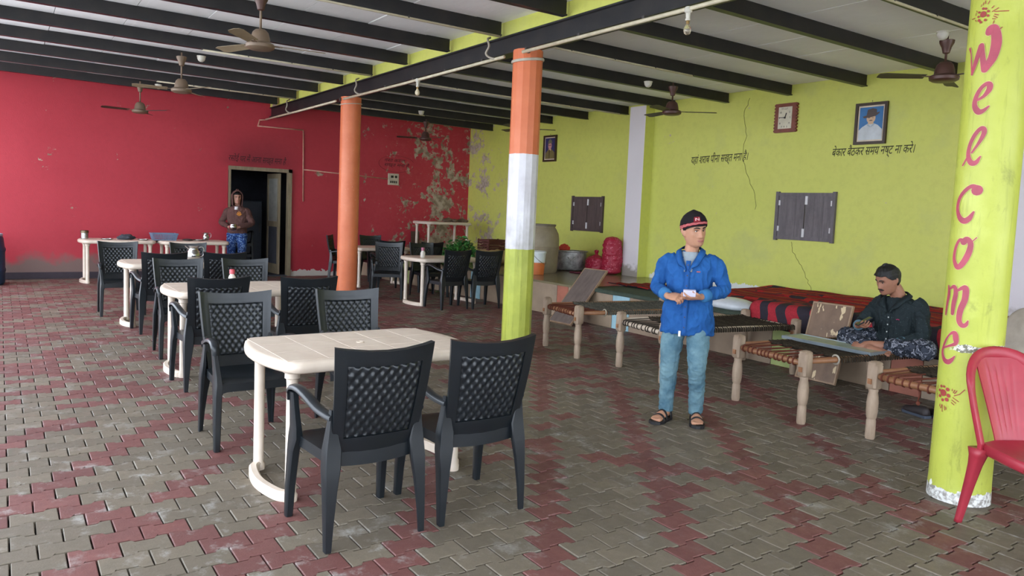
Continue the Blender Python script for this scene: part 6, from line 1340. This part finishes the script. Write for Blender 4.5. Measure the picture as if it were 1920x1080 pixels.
# ---- cross-legged man on the cot (local: faces -Y, z 0 = seat)
def sitting_man():
    SZ = .458; o = empty('person', (-3.27, 6.12, SZ), R(-4)); tag(o, 'moustached man in a dark shirt sitting cross-legged on a rope cot, looking at a phone', 'person'); o.scale = (.93, .95, .99)
    sk = skin_mat('brown_skin', rgb(160, 112, 90)); H = HM((-.035, -.115, .620), -16, 20, 3); F = 1.07
    b = MB(); b.M = H; head_mesh(b, F); b.M = Matrix()
    limb(b, [(0, .015, .45), (-.005, -.01, .51), (-.02, -.045, .56), (-.035, -.085, .60)], [.070, .062, .060, .060])
    torso(b, [((0, .05, .02), .16, .12), ((0, .05, .12), .165, .125), ((0, .04, .24), .17, .12), ((0, .03, .35), .165, .10), ((0, .02, .41), .13, .08), ((0, .015, .455), .07, .055)])
    arms = {-1: ((-.185, .03, .425), (-.265, -.10, .215), (-.170, -.285, .225)), 1: ((.19, .03, .425), (.285, -.05, .195), (.14, -.235, .105))}
    for s_, (S_, E_, Wp) in arms.items(): limb(b, [S_, (Vector(S_) + Vector(E_)) / 2, E_, (Vector(E_) + Vector(Wp)) / 2, Wp], [.038, .042, .038, .036, .027])
    hand(b, arms[-1][2], (.80, -.42, .08), (.1, .35, .9), .55, -1, 1.02, thumb=.6, fc=(.55, .5, .5, .45)); hand(b, arms[1][2], (-.75, -.45, -.30), (-.2, .3, -.9), .35, -1, 1.0)
    legs = {-1: ((-.10, .02, .09), (-.345, -.175, .095), (.02, -.335, .055)), 1: ((.10, .02, .09), (.36, -.13, .095), (-.02, -.29, .085))}
    for s_, (hp, kn, an) in legs.items():
        limb(b, [hp, (Vector(hp) + Vector(kn)) / 2, kn], [.085, .078, .058]); limb(b, [kn, (Vector(kn) * .55 + Vector(an) * .45), an], [.056, .048, .034])
    for s_, an, fw, up in ((-1, Vector((.02, -.335, .052)), Vector((.92, .15, -.05)), Vector((0, -.3, 1))), (1, Vector((-.02, -.29, .085)), Vector((-.80, -.42, -.12)), Vector((0, -.6, .8)))):
        F_ = fw.normalized(); U_ = (up - F_ * up.dot(F_)).normalized(); T_ = F_.cross(U_)
        b.rings([[an + F_ * a + T_ * w_ * math.cos(q) + U_ * (h * math.sin(q)) for q in [2 * math.pi * i / 14 for i in range(14)]] for a, w_, h in ((-.05, .018, .02), (-.035, .028, .03), (0, .034, .036), (.05, .038, .028), (.10, .044, .018), (.135, .046, .013))])
        for q in range(5): c = an + F_ * (.13 - .004 * q) + T_ * (.034 - .0165 * q) * (1 if s_ < 0 else -1); r_ = (.0125, .0098, .0092, .0088, .008)[q]; b.tube([c, c + F_ * .022, c + F_ * .036], [r_, r_ * 1.05, r_ * .8], 9)
    body = fuse(b, 'body', sk, o, .0048, 2); face_parts(body, H, F, M_iris, M_hair, simple('lip_dusky', rgb(124, 76, 70), .5), 0, False, .45)
    ang = lambda th: abs(math.degrees(math.atan2(math.sin(th), math.cos(th))))
    mb = MB(); cap_shell(mb, H, .010, lambda th: .058 - (.0 if ang(th) < 45 else .045 * min(1, (ang(th) - 45) / 30)) - (.07 * min(1, max(0, ang(th) - 95) / 25)), .135, F, 64, 18, .012); mb.build('hair', M_hair, body, smooth=True)
    mb = MB(); mb.M = H; mb.tube([head_pt(R(a), -.0575 - .004 * (a / 24) ** 2, .004, F) for a in range(-24, 25, 4)], [(.003, .002 + .0062 * (1 - (a / 25) ** 2)) for a in range(-24, 25, 4)], 8); mb.build('moustache', M_hair, body, smooth=True)
    M_stub = simple('stubble', rgb(112, 84, 74), .8, var=.3, scale=200)
    M_d = NT('dark_printed_shirt', .8, spec=.3); v = M_d.n('ShaderNodeTexVoronoi'); v.inputs['Scale'].default_value = 42; M_d.l(M_d.co(), v.inputs['Vector']); M_d.color(M_d.mix(M_d.ramp(v.outputs['Distance'], [(.12, 1), (.2, 0)]), M_d.mix(M_d.noise(6), rgb(22, 32, 36), rgb(34, 44, 46)), rgb(58, 74, 76))); M_d.bump(M_d.noise(9, 4, .6, dist=1), .8, .02); b = MB()
    torso(b, [((0, .05, .03), .195, .145), ((0, .045, .12), .205, .155), ((0, .04, .22), .20, .145), ((0, .03, .33), .205, .135), ((0, .022, .40), .20, .12), ((0, .018, .445), .15, .10), ((0, .015, .475), .09, .078)])
    for s_, (S_, E_, Wp) in arms.items():
        S_, E_, Wp = Vector(S_), Vector(E_), Vector(Wp); d = (Wp - E_).normalized(); limb(b, [S_ + Vector((-s_ * .05, 0, .015)), S_ + Vector((s_ * .005, 0, -.03)), (S_ + E_) / 2, E_, (E_ + Wp) / 2, Wp - d * .055], [.060, .070, .064, .057, .050, .044])
    sh = fuse(b, 'shirt', M_d.m, body, .006, 3); wrinkle(sh, .011, 12, .7, 8)
    cuffm = cloth_mat('teal_grey_cuff', rgb(96, 122, 134), rgb(76, 100, 112))
    for s_, (S_, E_, Wp) in arms.items():
        E_, Wp = Vector(E_), Vector(Wp); d = (Wp - E_).normalized(); mb = MB(); mb.tube([Wp - d * .105, Wp - d * .095, Wp - d * .045, Wp - d * .04], [.043, .047, .045, .038], 20); mb.build('cuff', cuffm, sh, smooth=True)
        mb = MB(); P = cr([(s_ * .008, -.128, .345), (s_ * .040, -.110, .405), (s_ * .070, -.075, .455), (s_ * .085, -.0, .495), (s_ * .05, .07, .51), (0, .085, .512)], 4); rr = []
        for i, p in enumerate(P): f = i / (len(P) - 1); p = Vector(p); out = Vector((s_ * .9, -.55 + f * 1.0, -.5)).normalized(); wd = .012 + .030 * min(1, max(0, (f - .12) * 9)); rr.append([p, p + out * wd, p + out * wd + Vector((0, -.004, .005)), p + Vector((-s_ * .003, 0, .012))])
        mb.rings(rr); mb.build('collar', M_d.m, sh, smooth=True)
    mb = MB(); P = [(-.012, -.131, .10), (.012, -.131, .10), (.012, -.124, .345), (-.012, -.124, .345)]
    mb.rings([[(-.014, -.098 + y, z), (-.014, -.118 + y, z), (.014, -.118 + y, z), (.014, -.098 + y, z)] for z, y in ((.10, -.004), (.2, .0), (.3, .008), (.35, .014))]); mb.build('button_placket', M_d.m, sh)
    for k in range(4): mb = MB(); mb.lathe([(.006, 0), (.006, .003)], (0, -.1195 + .003 * k, .13 + .06 * k), 10, (0, -1, 0)); mb.build('button', simple('pale_button', rgb(196, 200, 196), .4), sh)
    mb = MB(); mb.tube([(.075, -.115, .30), (.088, -.112, .305), (.10, -.108, .30)], .004, 6); mb.build('chest_emblem', simple('magenta_emblem', rgb(160, 40, 90), .6), sh)
    M_vest = simple('neck_skin_shadow', rgb(150, 104, 84), .6); mb = MB(); mb.rings([[(-.05 * k, -.108 - .0 * k + dy, z), (0, -.122 + dy, z), (.05 * k, -.108 + dy, z)] for k, z, dy in ((.15, .345, .0), (.6, .40, .012), (1, .45, .03))], closed=False, caps=False); 
    # camouflage trousers
    M_c = cloth_mat('camouflage_trousers', rgb(58, 62, 72), rgb(30, 34, 42), mode='camo', c=rgb(128, 130, 140), wr=.8); b = MB(); torso(b, [((0, .05, .005), .18, .14), ((0, .05, .06), .19, .15), ((0, .05, .13), .18, .14)])
    for s_, (hp, kn, an) in legs.items():
        hp, kn, an = Vector(hp), Vector(kn), Vector(an); limb(b, [hp, (hp + kn) / 2, kn], [.105, .098, .080]); limb(b, [kn, kn * .55 + an * .45, kn * .25 + an * .75], [.078, .070, .060]); b.ball(kn, .088, 16, 12)
    tr = fuse(b, 'trousers', M_c, body, .006, 3); wrinkle(tr, .014, 13, 1.2, 4)
    for v in tr.data.vertices: v.co.z = max(v.co.z, .012)
    mb = MB(); W_ = Vector(arms[-1][2]); d = (W_ - Vector(arms[-1][1])).normalized(); mb.tube([W_ - d * .012, W_ - d * .004], [.031, .031], 20, caps=False); mb.build('bangle', M_steel, body, smooth=True)
    return o
sit = sitting_man()
o = top('mobile_phone', 'black mobile phone in the right hand of the seated man', 'phone', (0, 0, 0)); mb = MB(); mb.box((0, 0, 0), (.07, .14, .009), bev=.003); mb.build('case', simple('black_phone', rgb(24, 24, 28), .3), o); mb = MB(); mb.box((0, 0, .005), (.062, .125, .002)); mb.build('screen', simple('dark_screen', rgb(40, 46, 60), .1), o)
bpy.context.view_layer.update(); o.matrix_world = sit.matrix_basis @ Matrix.Translation((-.085, -.325, .272)) @ Matrix.Rotation(R(-35), 4, 'Z') @ Matrix.Rotation(R(32), 4, 'X')

# ---- hooded man beside the doorway (local: faces -Y)
def hooded_man():
    o = empty('person', (-14.76, 3.74, 0), R(62)); tag(o, 'man in a brown hooded sweatshirt and blue patterned trousers standing by the kitchen doorway', 'person')
    sk = skin_mat('tan_skin', rgb(176, 130, 110)); H = HM((.0, -.03, 1.535), 22, 0, 0)
    b = MB(); b.M = H; head_mesh(b); b.M = Matrix(); limb(b, [(0, .01, 1.32), (0, -.0, 1.40), (0, -.01, 1.48)], [.06, .055, .052])
    torso(b, [((0, .005, .84), .145, .10), ((0, 0, .96), .14, .10), ((0, 0, 1.12), .15, .10), ((0, .005, 1.26), .16, .1), ((0, .01, 1.33), .12, .075), ((0, .01, 1.37), .06, .05)])
    arms = {-1: ((-.175, .01, 1.29), (-.275, -.03, 1.06), (-.085, -.245, .98)), 1: ((.175, .01, 1.29), (.275, -.03, 1.06), (.085, -.245, .98))}
    for s_, (S_, E_, Wp) in arms.items(): limb(b, [S_, (Vector(S_) + Vector(E_)) / 2, E_, (Vector(E_) + Vector(Wp)) / 2, Wp], [.05, .045, .038, .034, .025])
    hand(b, arms[-1][2], (.72, -.35, -.12), (.5, .6, .1), .7, 1, 1.0); hand(b, arms[1][2], (-.72, -.35, -.12), (-.5, .6, .1), .7, -1, 1.0)
    for s_ in (-1, 1):
        hp, kn, an = (s_ * .09, 0, .86), (s_ * .10, -.02, .46), (s_ * .10, .02, .08); limb(b, [hp, (s_ * .095, -.01, .66), kn, (s_ * .1, .01, .27), an], [.085, .075, .052, .048, .034])
        A_ = Vector((s_ * .10, .02, 0)); F_ = Vector((s_ * .2, -1, 0)).normalized(); T_ = Vector((-F_.y, F_.x, 0))
        b.rings([[A_ + F_ * a + T_ * w_ * math.cos(q) + Vector((0, 0, h * .5 + h * .5 * math.sin(q))) for q in [2 * math.pi * i / 12 for i in range(12)]] for a, w_, h in ((-.055, .02, .05), (0, .036, .09), (.06, .04, .06), (.13, .046, .04), (.18, .03, .025))])
    body = fuse(b, 'body', sk, o, .006, 2); face_parts(body, H, 1.0, M_iris, M_hair, M_lip, 0, False, .7)
    mb = MB(); cap_shell(mb, H, .006, lambda th: .055 if math.cos(th) > .3 else -.03); mb.build('hair', M_hair, body, smooth=True)
    M_h = cloth_mat('brown_sweatshirt', rgb(98, 70, 64), rgb(80, 56, 52), wr=.6); b = MB()
    torso(b, [((0, 0, .86), .175, .125), ((0, 0, .90), .18, .13), ((0, -.0, 1.02), .175, .128), ((0, 0, 1.16), .185, .125), ((0, .005, 1.26), .188, .115), ((0, .01, 1.32), .17, .1), ((0, .015, 1.36), .12, .085), ((0, .018, 1.39), .08, .07)])
    for s_, (S_, E_, Wp) in arms.items(): S_, E_, Wp = Vector(S_), Vector(E_), Vector(Wp); d = (Wp - E_).normalized(); limb(b, [S_ + Vector((-s_ * .05, 0, .015)), S_ + Vector((s_ * .01, 0, -.02)), (S_ + E_) / 2, E_, (E_ + Wp) / 2, Wp - d * .02], [.056, .068, .062, .058, .052, .038])
    sh = fuse(b, 'sweatshirt', M_h, body, .008, 3); wrinkle(sh, .01, 10, .6, 3)
    # hood: shell round the head, open at the face
    mb = MB(); n = 40; rr = []
    for j in range(18):
        f = j / 17; ring = []
        for i in range(n):
            a = R(52) + (2 * math.pi - R(104)) * i / (n - 1); z = -.15 + .285 * f; p = head_pt(a, min(max(z, -.02), .115), .022 + .012 * math.sin(f * 3)); p.z = z + (.02 if f > .9 else 0)
            if f > .8: k = 1 - ((f - .8) / .2) ** 2 * .75; p.x *= k; p.y = p.y * k - .04 * (f - .8) * 5 * (1 if math.cos(a) > -.2 else 0)
            ring.append(H @ p)
        rr.append(ring)
    mb.rings(rr, closed=False, caps=False); mb.tube([rr[j][0] for j in range(18)] + [rr[17][k] for k in range(0, n, 4)] + [rr[j][-1] for j in range(17, -1, -1)], .010, 8); mb.tube(cr([H @ Vector((-.07, -.045, .09)), H @ Vector((-.03, -.085, .128)), H @ Vector((.03, -.085, .128)), H @ Vector((.07, -.045, .09))], 5), .012, 8)
    rr2 = [[H @ Vector((x * k, -.082 + .19 * t_, .128 + .016 * math.sin(t_ * 3.14) - .03 * abs(x / .07) ** 2)) for x in (-.085, -.06, -.03, 0, .03, .06, .085)] for t_, k in ((0, .85), (.25, 1), (.5, 1), (.75, .95), (1, .8))]
    mb.rings(rr2, closed=False, caps=False); hd = mb.build('hood', M_h, sh, smooth=True); so_ = hd.modifiers.new('s', 'SOLIDIFY'); so_.thickness = .008; realize(hd)
    mb = MB(); rings_ = [(.034, .0), (.026, .006)]; c0 = Vector((.065, -.133, 1.235)); mb.tube([c0 + Vector((.032 * math.cos(q), 0, .034 * math.sin(q))) for q in [R(24 * k) for k in range(16)]], .006, 6); mb.ball(c0, (.016, .008, .016), 10, 8); mb.tube([c0 + Vector((-.05, .0, -.01)), c0 + Vector((.05, 0, -.01))], .006, 6); mb.build('round_emblem', simple('amber_emblem', rgb(214, 140, 40), .6), sh)
    mb = MB(); torso(mb, [((0, -.03, 1.31), .04, .09), ((0, -.01, 1.37), .045, .075)]); mb.build('undershirt', M_white, body, smooth=True)
    M_t = cloth_mat('blue_patterned_trousers', rgb(44, 74, 134), rgb(30, 50, 98), mode='camo', c=rgb(110, 140, 184)); b = MB(); torso(b, [((0, 0, .80), .16, .11), ((0, 0, .90), .165, .118), ((0, 0, .96), .15, .11)])
    for s_ in (-1, 1): limb(b, [(s_ * .09, 0, .86), (s_ * .098, -.01, .66), (s_ * .10, -.02, .46), (s_ * .1, .01, .27), (s_ * .1, .02, .10)], [.102, .092, .078, .07, .062])
    tr = fuse(b, 'trousers', M_t, body, .008, 3); wrinkle(tr, .01, 14, 1, 6); return o
hm = hooded_man()
o = top('steel_pot', 'small shiny steel pot held by the hooded man', 'pot', (0, 0, 0)); mb = MB(); mb.lathe([(.03, -.06), (.06, -.045), (.072, 0), (.066, .035), (.056, .05), (.06, .056), (.05, .05), (.055, .02), (.02, -.05)], n=24); mb.build('body', M_steel, o, smooth=True)
o.matrix_world = hm.matrix_basis @ Matrix.Translation((0, -.30, .985))
bpy.context.view_layer.update()
